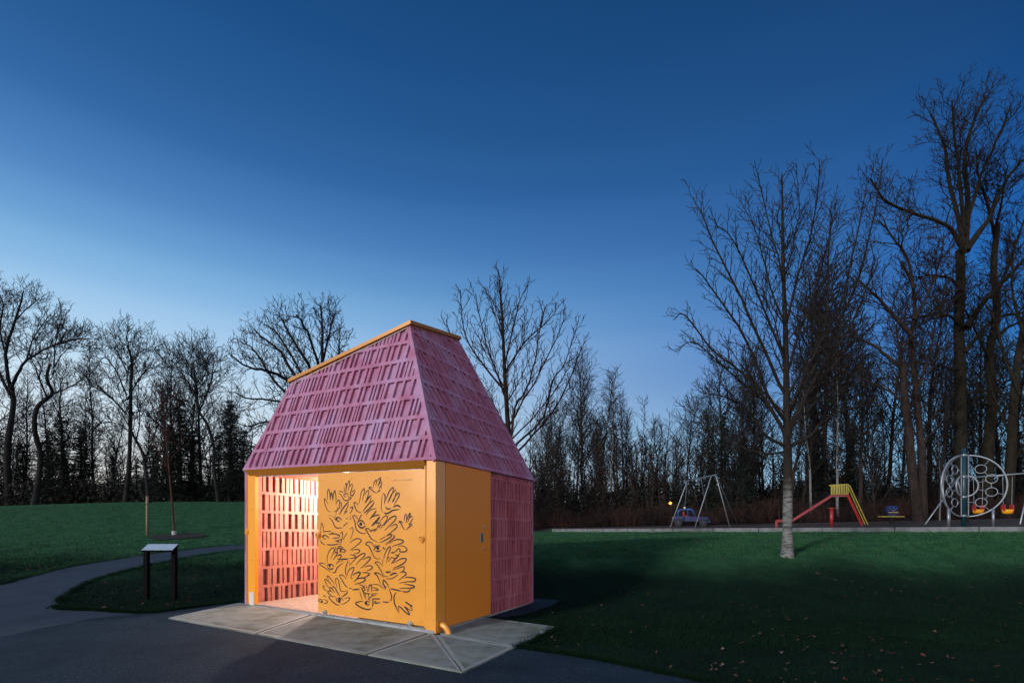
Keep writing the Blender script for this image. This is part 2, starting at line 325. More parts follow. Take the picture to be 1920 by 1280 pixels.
# ============================================================ the shelter
STROKES = """9 2242,1865 2282,1916 2313,1952 2325,1922 2309,1854 2274,1793 2242,1754 2172,1723;9 2250,1935 2254,2010 2246,2077 2223,2105 2203,2077 2195,2021 2184,1932;14 2184,1932 2176,1998 2156,2048 2141,2009 2125,1926;11 2125,1920 2110,2009 2083,2083 2063,2041 2052,1964 2052,1903;11 2052,1853 2025,1903 1979,1927 1964,1870 1971,1815 2010,1765 2056,1740 2102,1732;8 1960,1875 1930,1886 1922,1842 1941,1776;6 2010,1826 2021,1787 2033,1743 2052,1688 2075,1638 2094,1627 2133,1660 2180,1673 2234,1665;10 1888,2042 1933,2067 1979,2065;11 1987,2035 1933,2007 1895,1957 1858,1924 1813,1913 1753,1931 1705,1958 1738,1974 1775,1956;10 1820,1967 1873,2000 1835,2027 1783,2027 1783,1986;8 1865,2131 1861,2047;14 1843,2185 1820,2190 1813,2152 1831,2057;8 1798,2168 1775,2211 1746,2240 1746,2194 1753,2146 1775,2064;9 1746,2140 1708,2172 1679,2193;12 1664,2171 1701,2096 1723,2015 1679,1993 1649,2025 1620,2073;9 1635,2092 1686,2050;14 1971,1686 1911,1765 1835,1842 1768,1896;8 1753,1880 1790,1815 1843,1738 1873,1678;12 1828,1717 1798,1747;11 1734,1787 1708,1804 1672,1809 1679,1777 1731,1701;11 1551,1844 1598,1879 1646,1879 1635,1841 1605,1782 1576,1745 1482,1716;9 1533,1871 1511,1948 1489,2033 1460,2081 1425,2102 1417,2064 1439,1990 1464,1916;9 1414,1990 1382,2043 1332,2074 1325,2031 1360,1957 1400,1878;12 1400,1878 1346,1936 1283,1988;12 1442,1742 1382,1809 1304,1878 1219,1914;9 1410,1878 1353,1947 1318,1973 1268,1999;8 1304,1893 1290,1925 1268,1957;14 1428,1710 1346,1761 1261,1825 1212,1882;9 1382,1681 1332,1735 1261,1772 1164,1788;10 1230,2125 1219,2177 1198,2213 1164,2233 1160,2197 1181,2147;10 1139,2222 1108,2253 1070,2270;15 1070,2252 1095,2205 1129,2141;7 1081,2179 1046,2204;10 1046,2183 1074,2137 1115,2099;7 1070,2101 1057,2121;11 1244,2101 1276,2120 1321,2116 1283,2089 1226,2056 1198,2040 1157,2031;13 1143,2047 1108,2060 1088,2080;11 961,1933 944,1979 904,2046 864,2087 820,2109 817,2076 840,2030;15 840,2022 877,1963 927,1878;9 840,2014 804,2050 764,2075;9 754,2049 777,1998 790,1952;15 790,1962 810,1921 837,1886;11 790,1962 750,2003 711,2023 704,1992 731,1941 804,1844;12 1026,2027 992,1990 985,1928 999,1858;7 1040,2001 1057,1918 1057,1850 1067,1788 1040,1720;13 978,1814 944,1783 904,1780 870,1791;15 820,1809 737,1834 675,1801;15 1009,1723 971,1708 904,1721 837,1755 704,1775;4 804,2209 790,2224 777,2213 764,2223 754,2213 744,2220;4 721,2214 704,2216 701,2209;4 675,2208 665,2218;4 636,2212 619,2217 616,2207;4 590,2219 580,2211 571,2221;4 561,2210 545,2233;4 532,2212 519,2232;4 503,2209 484,2238;4 478,2211 458,2218 443,2207;12 2211,1634 2156,1598 2117,1555 2086,1500 2040,1467 1979,1466 1911,1467;25 2056,1605 2029,1627;11 2056,1622 2002,1641 1956,1625 1922,1593;12 2040,1600 2010,1578 1971,1581;10 1813,1621 1794,1627;9 1731,1657 1720,1660;10 1731,1606 1716,1625;10 1877,1498 1794,1554;8 2421,1303 2409,1427 2397,1528 2377,1534 2353,1484 2345,1428 2345,1378;9 2345,1392 2282,1401 2164,1407;11 2207,1353 2117,1383;12 2180,1362 2071,1365 2010,1352 1968,1340 1994,1298;11 2110,1292 1994,1303;11 2377,1301 2337,1336 2290,1334 2242,1313 2219,1286;23 2361,1311 2345,1319;10 2345,1277 2286,1278;11 2413,1249 2393,1213 2313,1174;12 2266,1184 2164,1179 1994,1199;10 1948,1370 1911,1404 1899,1372 1907,1317 1933,1239 1956,1195;10 2075,1249 1994,1259 1922,1283;10 2033,1231 2017,1245;10 2010,1248 1971,1224;8 1888,1271 1850,1329 1794,1390;8 1734,1451 1683,1480 1664,1442 1675,1388 1731,1278;11 1731,1229 1664,1275 1576,1302 1511,1295 1486,1269 1525,1231 1635,1162 1727,1108;11 1551,1600 1591,1653 1635,1674 1672,1658 1642,1604 1616,1540 1605,1470 1562,1423 1489,1392 1432,1388 1382,1395;12 1533,1613 1482,1681;13 1580,1551 1540,1584 1489,1593 1439,1569 1407,1527;16 1562,1535 1518,1488 1460,1476 1396,1506;37 1499,1539 1491,1538;15 1164,1751 1226,1688 1304,1621;13 1098,1686 1178,1678 1247,1653;22 1095,1657 1157,1594 1261,1514;11 1171,1552 1129,1563 1088,1558;12 1276,1434 1311,1457 1346,1470 1396,1453 1367,1427 1332,1380 1283,1318 1240,1293 1136,1259;12 1304,1428 1276,1432 1219,1451 1164,1465;9 1157,1463 1212,1420;9 1108,1558 1136,1505 1157,1463;14 1115,1490 1070,1538;10 1088,1569 1053,1621 999,1663 951,1674 934,1654 958,1602 1012,1544 1060,1496 1081,1467;12 1009,1515 958,1570 884,1633 817,1665 770,1668 770,1629 817,1578 904,1514 992,1445;11 867,1507 804,1537 757,1543 744,1512 777,1476 850,1428 965,1358;12 965,1358 904,1380 857,1387 857,1361 904,1329 1026,1276 1095,1253;8 1088,1303 985,1347;13 817,1375 797,1362 810,1336 870,1294 975,1228;12 904,1246 810,1295 731,1313 659,1308 616,1291 652,1260 731,1236 837,1205;11 721,1214 652,1219 587,1201 548,1167 568,1141 606,1129 685,1126 685,1157 704,1174 737,1160 770,1128 864,1106 804,1095;9 600,1601 597,1667 568,1715;11 555,1690 558,1616;11 571,1571 535,1652 494,1715 487,1693 510,1637 539,1576;9 503,1642 471,1663 436,1670;10 433,1643 478,1582 510,1541 443,1560;12 626,1570 672,1590 704,1584 665,1559 639,1509 593,1464;11 555,1465 503,1511 449,1535;11 1171,1227 1212,1188 1240,1224 1283,1252 1339,1255 1385,1235 1389,1214 1332,1195 1290,1143 1254,1087 1212,1025 1157,999 1081,1000;13 1219,1125 1185,1174 1136,1199 1084,1198;34 1139,1163 1130,1161;12 1185,1119 1136,1113 1084,1120;5 1084,1128 1026,1148;14 1026,1180 992,1155;11 1012,1003 999,1056 958,1136 917,1184 884,1195 877,1170 904,1112 931,1038 958,947;7 1033,982 1033,919;13 698,1105 724,1058 770,1020 817,977 857,936;12 770,1076 731,1068;9 917,969 857,1037;9 857,1031 804,1024 764,1026;10 944,1022 904,1029;12 820,946 731,991 652,1023 580,1027 564,1010 613,957 704,911 790,876 827,840;10 790,845 704,880 626,903 600,886 619,845 652,822;12 691,815 645,820 593,823 564,797 606,759 711,691;10 1029,886 1095,937 1150,950 1191,932 1143,898 1088,838 1040,773 992,732 917,732;16 971,808 938,798 874,812;16 887,752 817,787 750,796;9 965,700 884,700 810,726 714,780;12 1012,715 1088,760 1143,777 1205,768 1150,735 1115,680 1088,624;5 1088,624 1026,592;12 590,730 555,747 478,747 395,738 389,713 427,688 535,680 698,646;13 600,641 522,636 446,629 408,617 433,595 510,584 698,570;12 490,575 510,539 587,520 639,536;14 877,546 797,542 665,527;13 911,569 944,624 1012,674 1026,634 1012,593 978,528;12 1012,598 965,560;8 1254,584 1191,596 1115,588 1060,564 1012,536;12 904,544 870,480 854,430 857,388 887,355;12 911,337 971,332 1033,332;13 1325,475 1321,555 1276,579 1265,554 1265,472;10 1261,533 1191,536 1126,517 1157,501 1240,498;10 1129,451 1254,439 1254,407 1325,364 1318,344 1276,334;9 1254,410 1178,424;13 1240,361 1101,373;14 1240,361 1237,293 1244,237;13 1171,335 1198,312 1178,298 1088,316;10 1297,435 1403,437;11 1336,427 1332,395;8 1375,551 1346,466;14 764,496 797,455 807,392 790,317 750,254 704,195;13 704,233 718,293 672,277 587,219 510,186 510,211 555,262 597,299 522,265 462,251;16 574,367 452,317;9 490,309 439,261;10 2297,484 2353,485 2349,457 2313,426 2262,408;10 2227,469 2282,529 2313,589 2274,594 2203,552 2148,514;10 2025,490 2056,568 2063,617 2040,635 2002,610 1979,556 1964,486 1941,433 1895,428 1790,447;12 1783,432 1820,393 1907,337;11 2059,324 2141,329 2211,362 2246,393 2211,409 2164,410 2125,380;11 2164,421 2207,451 2195,469 2156,461 2110,425 2075,395;12 2133,468 2125,491 2079,477 2040,431 1994,374 1964,352;12 2172,321 2219,311 2187,275 2117,231 2040,199 1971,194;9 1933,211 1858,232 1790,271 1734,330 1790,333 1858,317;10 2010,312 2048,281 2010,251;39 1971,299 1975,257;10 1941,323 1888,284;9 2361,313 2321,319 2282,306;9 2373,259 2433,248 2465,229 2393,190;27 2385,221 2377,217;9 2341,256 2282,250 2242,226 2290,199 2349,185;11 1933,636 1903,600 1843,533 1786,502;11 1742,492 1705,489;14 1679,472 1605,480 1525,495;11 1540,563 1482,559 1439,536 1453,503 1482,511;7 1522,465 1496,398 1460,331;9 1518,519 1482,516 1453,465 1417,394 1378,338;9 1403,576 1417,527 1410,490;10 1389,492 1439,472 1417,441 1304,435;7 1400,432 1389,385;7 1375,551 1346,466;14 1450,303 1533,290 1609,259 1562,226 1453,193 1346,182 1304,194 1261,206;36 1389,282 1382,277;10 1389,306 1346,315 1304,297;10 1360,244 1311,270;10 2219,592 2258,648 2234,658 2187,631 2133,579 2079,530;9 2250,878 2258,950 2227,1046 2172,1109 2114,1137 2094,1101 2125,1028 2180,951;8 2079,1074 2059,1152;12 2086,1041 2056,1064 2017,1066 2040,1021 2117,934;12 2033,994 1994,1017 1941,1025 1933,1004 1979,936 2048,866;11 2010,956 1979,952;10 2282,854 2353,867 2425,863 2433,840 2361,810 2258,766 2180,728;12 2266,821 2219,851 2148,855 2094,822;26 2199,833 2191,828;14 2250,800 2187,775 2110,791;12 2133,717 2071,732 2040,784 2017,812 1895,896;6 2010,901 1895,929;10 2010,1151 1956,1164 1880,1140;12 2002,1088 2033,1109 1994,1133 1918,1125 1843,1106 1850,1078 1918,1067;25 1937,1108 1948,1082;15 1948,945 1873,957 1783,964;5 1783,972 1731,975;11 1731,975 1635,993 1609,1018 1672,1034 1734,1034;11 1679,1112 1605,1126 1540,1126 1515,1105 1562,1071 1649,1051;10 1801,678 1835,741 1828,818 1798,890 1779,943;6 1760,924 1738,882 1757,832;11 1723,878 1649,946 1562,1015 1468,1062 1403,1065 1432,1015 1525,947 1605,878;12 1450,967 1382,1002 1311,1018 1290,1001 1325,957 1417,888 1496,831;11 1425,851 1346,876 1283,880 1247,858 1290,821 1371,793;12 1464,761 1382,766 1307,749 1360,711 1432,680;10 1805,688 1783,744 1738,801 1657,835 1646,817 1679,745 1716,661 1672,654;15 1668,708 1605,744 1525,765 1511,744 1562,677 1638,602;14 1591,643 1518,669 1417,678 1403,650 1460,609 1627,565;10 1813,642 1888,688 1948,696 1964,673 1918,615 1873,564"""
uL, vL = 4.4436, 3.4139
uu = (A0 - B0) / uL; vv = (C0 - B0) / vL
def W(u, v, z): return tuple(B0 + uu * u + vv * v + np.array([0, 0, z]))
def Winv(x, y):
    m = np.array([[uu[0], vv[0]], [uu[1], vv[1]]]); return np.linalg.solve(m, np.array([x - B0[0], y - B0[1]]))
H = 2.5
hut = thing('toilet_hut', tuple(B0), 'small pink ribbed concrete hut with tall sloping roof and orange metal doors', 'hut')
pink = material('pink cast concrete', (.39, .165, .275), .72, noise=(5, (.29, .09, .175), .42, .7, 9), noise2=(2.2, (.40, .28, .46), .46, .74, 8, (1, 1, .5)), bump=(45, .35, .01), spec=.3)
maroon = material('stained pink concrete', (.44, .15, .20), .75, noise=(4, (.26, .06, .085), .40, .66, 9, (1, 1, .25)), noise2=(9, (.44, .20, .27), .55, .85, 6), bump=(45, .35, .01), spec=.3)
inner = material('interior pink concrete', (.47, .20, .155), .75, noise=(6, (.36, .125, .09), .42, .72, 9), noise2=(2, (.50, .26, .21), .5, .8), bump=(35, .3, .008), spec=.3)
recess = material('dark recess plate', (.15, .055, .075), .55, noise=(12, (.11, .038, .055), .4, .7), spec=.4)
yel = material('orange yellow powder coat', (.78, .335, .045), .30, noise=(3, (.72, .30, .04), .4, .7), noise2=(.9, (.80, .37, .07), .5, .75), coat=.5, spec=.5)
yel2 = material('orange metallic powder coat', (.80, .27, .030), .36, noise=(220, (.66, .22, .024), .45, .7, 2), spec=.4)
yel3 = material('amber metal', (.42, .175, .022), .4, metal=.2, spec=.5)
yellow_jamb = material('bright orange coat', (.85, .34, .02), .45)
steel = material('stainless steel', (.55, .57, .6), .3, metal=1, bump=(90, .05))
dark = material('black gap', (.012, .012, .014), .8)
ink = material('black cut line', (.012, .008, .014), .6)
base_c = material('plinth concrete', (.33, .35, .36), .8, noise=(7, (.20, .22, .23), .45, .7, 8), bump=(60, .4, .01))

def clip(poly, win):        # both convex, 2-D, win counter-clockwise
    out = poly
    for i in range(len(win)):
        a, b = win[i], win[(i + 1) % len(win)]
        ins = lambda p: (b[0] - a[0]) * (p[1] - a[1]) - (b[1] - a[1]) * (p[0] - a[0]) >= -1e-9
        src, out = out, []
        for j in range(len(src)):
            p, q = src[j - 1], src[j]
            ip, iq = ins(p), ins(q)
            if ip != iq:
                dp = (b[0] - a[0]) * (p[1] - a[1]) - (b[1] - a[1]) * (p[0] - a[0]); dq = (b[0] - a[0]) * (q[1] - a[1]) - (b[1] - a[1]) * (q[0] - a[0])
                t = dp / (dp - dq); out.append((p[0] + (q[0] - p[0]) * t, p[1] + (q[1] - p[1]) * t))
            if iq: out.append(q)
        if len(out) < 3: return []
    return out
def relief(mb, poly, fn, lean, rng, pitch=.36, band=.065, depth=.03, off=0., ribs=(.045, .075), slots=(.05, .13), margin=.05, mi_r=0, mi_b=0, back=None, xmin=0, xmax=5, flip=False, draft=.006):
    """ribs standing on a back plane, laid out in the (x, y) of a face; fn(x, y, d) gives the world point d in front"""
    area = sum(poly[i][0] * poly[(i + 1) % len(poly)][1] - poly[(i + 1) % len(poly)][0] * poly[i][1] for i in range(len(poly)))
    if area < 0: poly = poly[::-1]
    def slab(q, d0, d1, mi, dr=0.):
        q = clip(q, poly)
        if len(q) < 3: return
        k = len(q); c = (sum(p[0] for p in q) / k, sum(p[1] for p in q) / k)
        vs = [fn(p[0], p[1], d0) for p in q] + [fn(p[0], p[1], d1) for p in q]
        fs = [tuple(range(k, 2 * k)), tuple(range(k))[::-1]] + [(i, (i + 1) % k, k + (i + 1) % k, k + i) for i in range(k)]
        if flip: fs = [f[::-1] for f in fs]
        mb.add(vs, fs, mi)
    slab(poly, -.03, 0, mi_b)
    y0 = min(p[1] for p in poly); y1 = max(p[1] for p in poly)
    rows = int((y1 - y0 - off) / pitch) + 2
    for r in range(-1, rows):
        yb = y0 + off + r * pitch
        slab([(xmin - 5, yb), (xmax + 5, yb), (xmax + 5, yb + band), (xmin - 5, yb + band)], 0, depth, mi_r)
        ya, yc = yb + band, yb + pitch
        x = xmin - 3 + rng.uniform(0, .2); kind = 0
        while x < xmax + 3:
            wr = rng.uniform(*ribs); x0 = x + lean * ((ya + yc) / 2 - y0) - lean * (yc - ya) / 2; x1 = x0 + lean * (yc - ya)
            dd = depth * rng.choice((1, 1, 1, .82))
            slab([(x0, ya), (x0 + wr, ya), (x1 + wr, yc), (x1, yc)], 0, dd - .0004, mi_r)
            kind = rng.random()
            x += wr + (slots[0] * rng.uniform(.5, 1.2) if kind < .62 else slots[1] * rng.uniform(.75, 1.15))
    # closed margins along the slanting sides
    if margin:
        n = len(poly)
        for i in range(n):
            a, b = Vector(poly[i]), Vector(poly[(i + 1) % n]); d = (b - a).normalized(); nn = Vector((-d.y, d.x)) * margin
            if abs(d.y) > .5: slab([tuple(a), tuple(b), tuple(b + nn), tuple(a + nn)], 0, depth - .0008, mi_r)

rng = random.Random(11)
# roof
P1, P2, P3, P4 = (3.74, .52, 4.22), (1.08, .73, 4.94), (1.25, 2.46, 5.32), (3.62, 2.3, 4.62)
E1, E2, E3, E4 = (uL + .0, -.03, H), (-.03, -.03, H), (-.03, vL + .03, H), (uL + .0, vL + .03, H)
def face_fn(o, a, b):       # plane through o, a (along the eave) and b
    o, a, b = (np.array(W(*p)) for p in (o, a, b)); ex = (a - o); lx = np.linalg.norm(ex); ex /= lx
    n = np.cross(ex, b - o); n /= np.linalg.norm(n); ey = np.cross(n, ex)
    def xy(p): d = np.array(W(*p)) - o; return (float(d @ ex), float(d @ ey))
    def fn(x, y, d): return tuple(o + ex * x + ey * y + n * d)
    return xy, fn, n
rb = MB()
roofs = [(E1, E2, P2, P1), (E2, E3, P3, P2), (E3, E4, P4, P3), (E4, E1, P1, P4)]
for i, q in enumerate(roofs):
    xy, fn, n = face_fn(q[0], q[1], q[2])
    pl = [xy(p) for p in q]
    lean = {0: .06, 1: (pl[2][0] - pl[1][0]) / (pl[2][1] - pl[1][1]) , 2: .1, 3: .1}[i]
    relief(rb, pl, lambda x, y, d, fn=fn: fn(x, y, d - .042), lean, rng, off=-.02 if i == 0 else .0, xmax=abs(pl[1][0]), margin=.07 if i in (0,) else .03,
           ribs=(.035, .062), slots=(.045, .125) if i == 0 else (.052, .115), depth=.042)
roof = rb.build('roof', pink, hut)
# inner shell of the roof so nothing shows through
sh = MB(); k = [W(*p) for p in (E1, E2, E3, E4, P1, P2, P3, P4)]
cx = np.mean([np.array(p) for p in k], 0)
k = [tuple(np.array(p) + (cx - np.array(p)) * .09) for p in k]
sh.hexa(k); sh.build('roof_core', dark, roof)
# metal cap round the top
cap = MB(); Q = [P1, P2, P3, P4]; mid = np.mean(Q, 0)
for i in range(4):
    a, b = np.array(Q[i]), np.array(Q[(i + 1) % 4])
    oa = a + (a - mid) * np.array([.045, .06, 0]); ob = b + (b - mid) * np.array([.045, .06, 0])
    ia = a + (mid - a) * .1; ib = b + (mid - b) * .1
    z = np.array([0, 0, 1.])
    lo = [W(*(oa + z * -.03)), W(*(ob + z * -.03)), W(*(ib + z * -.03)), W(*(ia + z * -.03))]
    hi = [W(*(oa + z * .03)), W(*(ob + z * .03)), W(*(ib + z * .025)), W(*(ia + z * .025))]
    cap.hexa(lo + hi)
    a2 = a + (a - mid) * np.array([.012, .016, 0]); b2 = b + (b - mid) * np.array([.012, .016, 0])
    cap.hexa([W(*(a2 + z * -.065)), W(*(b2 + z * -.065)), W(*(ib + z * -.065)), W(*(ia + z * -.065)), W(*(a2 + z * -.031)), W(*(b2 + z * -.031)), W(*(ib + z * -.031)), W(*(ia + z * -.031))])
cap.add([W(*(np.array(p) + np.array([0, 0, .022]))) for p in Q], [(3, 2, 1, 0)])
cp = cap.build('roof_cap', yel3, hut)
mesh_m = material('perforated strip', (.45, .43, .40), .5, metal=.6)
sp = MB()
for i in (0,):              # pale perforated vent strip under the cap, front side
    a, b = np.array(P1), np.array(P2); n = 110
    for k_ in range(n):
        p = a + (b - a) * (k_ + .2) / n; q = a + (b - a) * (k_ + .75) / n; dz = np.array([0, 0, 1.])
        sp.hexa([W(*(p + [0, -.040, -.085])), W(*(q + [0, -.040, -.085])), W(*(q + [0, -.02, -.085])), W(*(p + [0, -.02, -.085])),
                 W(*(p + [0, -.036, -.067])), W(*(q + [0, -.036, -.067])), W(*(q + [0, -.02, -.067])), W(*(p + [0, -.02, -.067]))])
sp.build('vent_strip', mesh_m, cp)

# walls
def wall_u(u0, d):          # plane u = const, x runs along v, outward along -u * d
    return lambda x, y, k: W(u0 - d * k, x, y)
right = MB()
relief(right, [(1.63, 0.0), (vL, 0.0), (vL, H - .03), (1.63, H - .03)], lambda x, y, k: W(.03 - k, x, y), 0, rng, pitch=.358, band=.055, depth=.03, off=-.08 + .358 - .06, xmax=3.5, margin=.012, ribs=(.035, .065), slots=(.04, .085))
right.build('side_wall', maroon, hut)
lw = MB()
relief(lw, [(0.02, 0.0), (vL, 0.0), (vL, H - .03), (0.02, H - .03)], lambda x, y, k: W(uL - .03 + k, x, y), 0, rng, pitch=.358, band=.055, depth=.03, off=.24, xmax=3.5, margin=.05, flip=True)
lw.box((uL - .10, .02, 0), (uL - .061, vL - .15, H - .05), W)
lw.build('end_wall', pink, hut)
iw = MB()
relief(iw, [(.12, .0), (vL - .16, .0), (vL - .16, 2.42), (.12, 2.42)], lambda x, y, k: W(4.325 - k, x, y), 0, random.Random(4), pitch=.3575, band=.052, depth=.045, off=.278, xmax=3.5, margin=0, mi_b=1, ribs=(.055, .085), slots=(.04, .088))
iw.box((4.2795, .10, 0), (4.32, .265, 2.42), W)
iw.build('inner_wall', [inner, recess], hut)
bw = MB()
relief(bw, [(.0, 0.0), (uL, 0.0), (uL, H - .03), (.0, H - .03)], lambda x, y, k: W(x, vL - .03 + k, y), 0, rng, pitch=.358, band=.055, depth=.03, off=.24, xmax=4.5, margin=.05)
bw.box((.05, vL - .10, 0), (uL - .05, vL - .061, H - .05), W)
bw.build('back_wall', pink, hut)
bi = MB()
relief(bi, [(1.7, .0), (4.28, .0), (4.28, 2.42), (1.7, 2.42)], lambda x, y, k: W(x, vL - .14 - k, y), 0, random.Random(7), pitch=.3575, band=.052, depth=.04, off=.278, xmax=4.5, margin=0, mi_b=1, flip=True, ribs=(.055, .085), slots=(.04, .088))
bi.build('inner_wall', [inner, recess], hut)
pt = MB(); pt.box((1.60, .14, 0), (1.68, vL - .14, 2.42), W); pt.build('partition', inner, hut)
ce = MB(); ce.box((.05, .10, 2.42), (4.40, vL - .1, 2.46), W); ce.build('ceiling', material('terracotta ceiling', (.62, .20, .10), .6, noise=(6, (.5, .14, .06), .4, .7)), hut)
floor_m = material('speckled floor', (.36, .31, .25), .6, noise=(14, (.24, .17, .12), .45, .7, 8), bump=(60, .3, .006))
fl = MB(); fl.box((.05, .06, -.10), (4.40, vL - .05, .012), W); fl.build('floor', floor_m, hut)
pb = MB()
pb.hexa([W(.03, -.01, -.12), W(uL - .01, -.01, -.12), W(uL - .01, vL - .01, -.12), W(.03, vL - .01, -.12), W(.03, -.01, -.002), W(uL - .01, -.01, -.002), W(uL - .01, vL - .01, -.002), W(.03, vL - .01, -.002)])
pb.build('plinth', base_c, hut, bevel=.012)
# sill track
tr = MB(); tr.box((.2, -.006, .0), (4.3, .055, .010), W); tr.box((.2, -.010, .0105), (4.3, .0, .022), W)
for x in (.55, .95, 1.5, 2.1, 2.75, 3.1, 3.5, 3.9): tr.box((x, .004, .0105), (x + .05, .02, .026), W)
tr.build('door_track', steel, hut)
# header fascia, leaning inwards at its foot
fa = MB()
fa.hexa([W(.19, .03, 2.385), W(4.30, .03, 2.385), W(4.30, .09, 2.385), W(.19, .09, 2.385), W(.19, -.045, H - .004), W(4.40, -.045, H - .004), W(4.40, .09, H - .004), W(.19, .09, H - .004)])
hd = fa.build('header', yel3, hut, bevel=.004)
sl = MB()
rr = random.Random(3); x = 2.6
while x < 4.15:
    l = rr.uniform(.03, .09); sl.box((x, .05, 2.372), (x + l, .06, 2.3845), W); x += l + rr.uniform(.03, .08)
x = .4
while x < 2.4:
    sl.box((x, .052, 2.374), (x + .1, .06, 2.3845), W); x += .42
sl.box((.3, .0605, 2.368), (4.16, .066, 2.3845), W); sl.build('slotted_rail', steel, hd)
# corner post: folded sheet
cpst = MB()
cpst.hexa([W(0, 0, -.045), W(.19, 0, .0), W(.19, .06, .0), W(0, .06, -.045), W(0, 0, H - .006), W(.17, 0, H - .006), W(.17, .06, H - .006), W(0, .06, H - .006)])
cpst.box((0, .062, -.045), (.06, .245, H - .006), W)
cpst.box((.191, .008, 0), (.215, .05, 2.49), W)
post = cpst.build('corner_post', yel, hut, bevel=.006)
bolt_m = material('painted bolt', (.55, .24, .04), .4, metal=.3)
def stud(mb, u, v, z, r=.008, axis_='v', d=.004):
    c = np.array(W(u, v, z)); nrm = -vv if axis_ == 'v' else -uu
    nrm = np.array([nrm[0], nrm[1], 0]); nrm /= np.linalg.norm(nrm)
    mb.tube([tuple(c), tuple(c + nrm * d)], r, 10)
for z in (2.40, 2.42 - .55): pass
for i in range(6):
    z = 2.30 - i * .43
    for u in (.045, .155):
        if i == 0 and u > .1: continue
        m_ = MB(); stud(m_, u, 0, z); m_.build('bolt', bolt_m, post)

# left jamb
jb = MB(); jb.box((4.118, .0, .0), (4.312, .07, 2.384), W); jb.box((4.313, .02, .0), (4.40, .10, 2.42), W)
jm = jb.build('door_jamb', yellow_jamb, hut, bevel=.004)
for z in (1.75, .82):
    for u in (4.235, 4.19): m_ = MB(); stud(m_, u, 0, z, .009, d=.006); m_.build('bolt', bolt_m, jm)
sb = MB(); sb.box((4.14, -.012, .0), (4.26, -.001, .235), W); sb.box((4.19, -.016, .06), (4.196, -.0125, .21), W)
for u in (4.165, 4.232): stud(sb, u, -.012, .05, .013, d=.006)
sb.build('foot_bracket', material('galvanised plate', (.75, .75, .74), .4, metal=.3), jm)
def eyelet(parent, u, v, z, mat):
    m = MB(); c = W(u, v, z); pts = []
    for i in range(14):
        a = 2 * math.pi * i / 14; pts.append(W(u + .038 * math.cos(a), v - .03 - .004 * math.sin(a), z + .042 * math.sin(a)))
    m.tube(pts, .010, 8, closed=True)
    m.box((u - .05, v - .012, z - .06), (u + .05, v - .001, z + .06), W); m.tube([W(u, v - .01, z), W(u, v - .045, z)], .018, 10)
    return m.build('lock_eyelet', mat, parent)
eyelet(jm, 4.345, .02, 1.345, yellow_jamb)
# sliding door with its drawn hands
dr = MB(); dr.box((.218, .02, .035), (2.48, .045, 2.372), W)
door = dr.build('sliding_door', yel, hut, bevel=.004)
for u in (.27, .95, 1.70, 2.42):
    for z in (.10, 2.27): m_ = MB(); stud(m_, u, .0195, z, .009, d=.005); m_.build('bolt', bolt_m, door)
for u in (.245, 2.455): m_ = MB(); stud(m_, u, .0195, 1.25, .008); m_.build('bolt', bolt_m, door)
for u in (.48, 2.30):
    wh = MB()
    c = W(u, .012, .052)
    wh.tube([W(u, .019, .052), W(u, -.012, .052)], .042, 20); wh.tube([W(u, -.0121, .052), W(u, -.03, .052)], .02, 14)
    wh.box((u - .075, -.012, -.001), (u + .075, .018, .0105), W); wh.build('roller', steel, door)

eyelet(door, .255, .018, 1.335, yel); eyelet(door, 2.46, .018, 1.33, yel)
sk = MB()
for s in STROKES.split(';'):
    f = s.split(); wd = float(f[0]) * .5 / 1000 * (1.5 if float(f[0]) > 6 else 1.1)
    pts = [tuple(int(c) / 1000 for c in p.split(',')) for p in f[1:]]
    if len(pts) > 2: pts = catmull(pts, 5)
    n = len(pts); tot = 0
    L = []; Rr = []
    for i, p in enumerate(pts):
        a, b = pts[max(0, i - 1)], pts[min(n - 1, i + 1)]; dx, dy = b[0] - a[0], b[1] - a[1]; l = math.hypot(dx, dy) or 1
        e = min(i, n - 1 - i) / max(1, (n - 1) / 2)
        h = wd * (.55 + .6 * min(1, e * 1.8)) if n > 2 else wd
        L.append((p[0] - dy / l * h, p[1] + dx / l * h)); Rr.append((p[0] + dy / l * h, p[1] - dx / l * h))
    vs = [W(q[0], .0170, q[1]) for q in L] + [W(q[0], .0170, q[1]) for q in Rr]
    sk.add(vs, [(i, i + 1, n + i + 1, n + i) for i in range(n - 1)])
    for (cx_, cy_) in (pts[0], pts[-1]):
        k_ = 8; hh = wd * (.55 if n > 2 else 1.)
        sk.add([W(cx_ + hh * math.cos(2 * math.pi * j / k_), .0166, cy_ + hh * math.sin(2 * math.pi * j / k_)) for j in range(k_)], [tuple(range(k_))])
lines = sk.build('line_drawing', ink, door)
tag(lines, 'black line drawing of overlapping open hands with eyes, cut in the orange door')
# steel service door on the right side
sd_ = MB(); sd_.box((-.002, .262, .012), (.04, 1.625, H - .012), W)
sdo = sd_.build('service_door', yel2, hut, bevel=.003)
hg = MB(); hg.box((.006, .2465, .0), (.05, .261, H - .01), W); hg.build('gap', dark, sdo)
hn = MB()
for i in range(26): hn.box((-.006, .248, .05 + i * .094), (.004, .2585, .05 + i * .094 + .06), W)
hn.box((.0041, .249, .05), (.0058, .2575, 2.46), W); hn.build('hinge', yel2, sdo)
lk = MB(); lk.box((-.008, 1.27, 1.275), (-.0025, 1.37, 1.425), W); lkp = lk.build('lock_plate', steel, sdo, bevel=.003)
lk = MB(); lk.box((-.0095, 1.305, 1.29), (-.0082, 1.335, 1.41), W); lk.build('keyhole', dark, lkp)
for z in (1.53, 1.158):
    k_ = MB(); k_.tube([W(-.003, 1.385, z), W(-.022, 1.385, z)], [.022, .016], 14); k_.build('knob', steel, sdo)
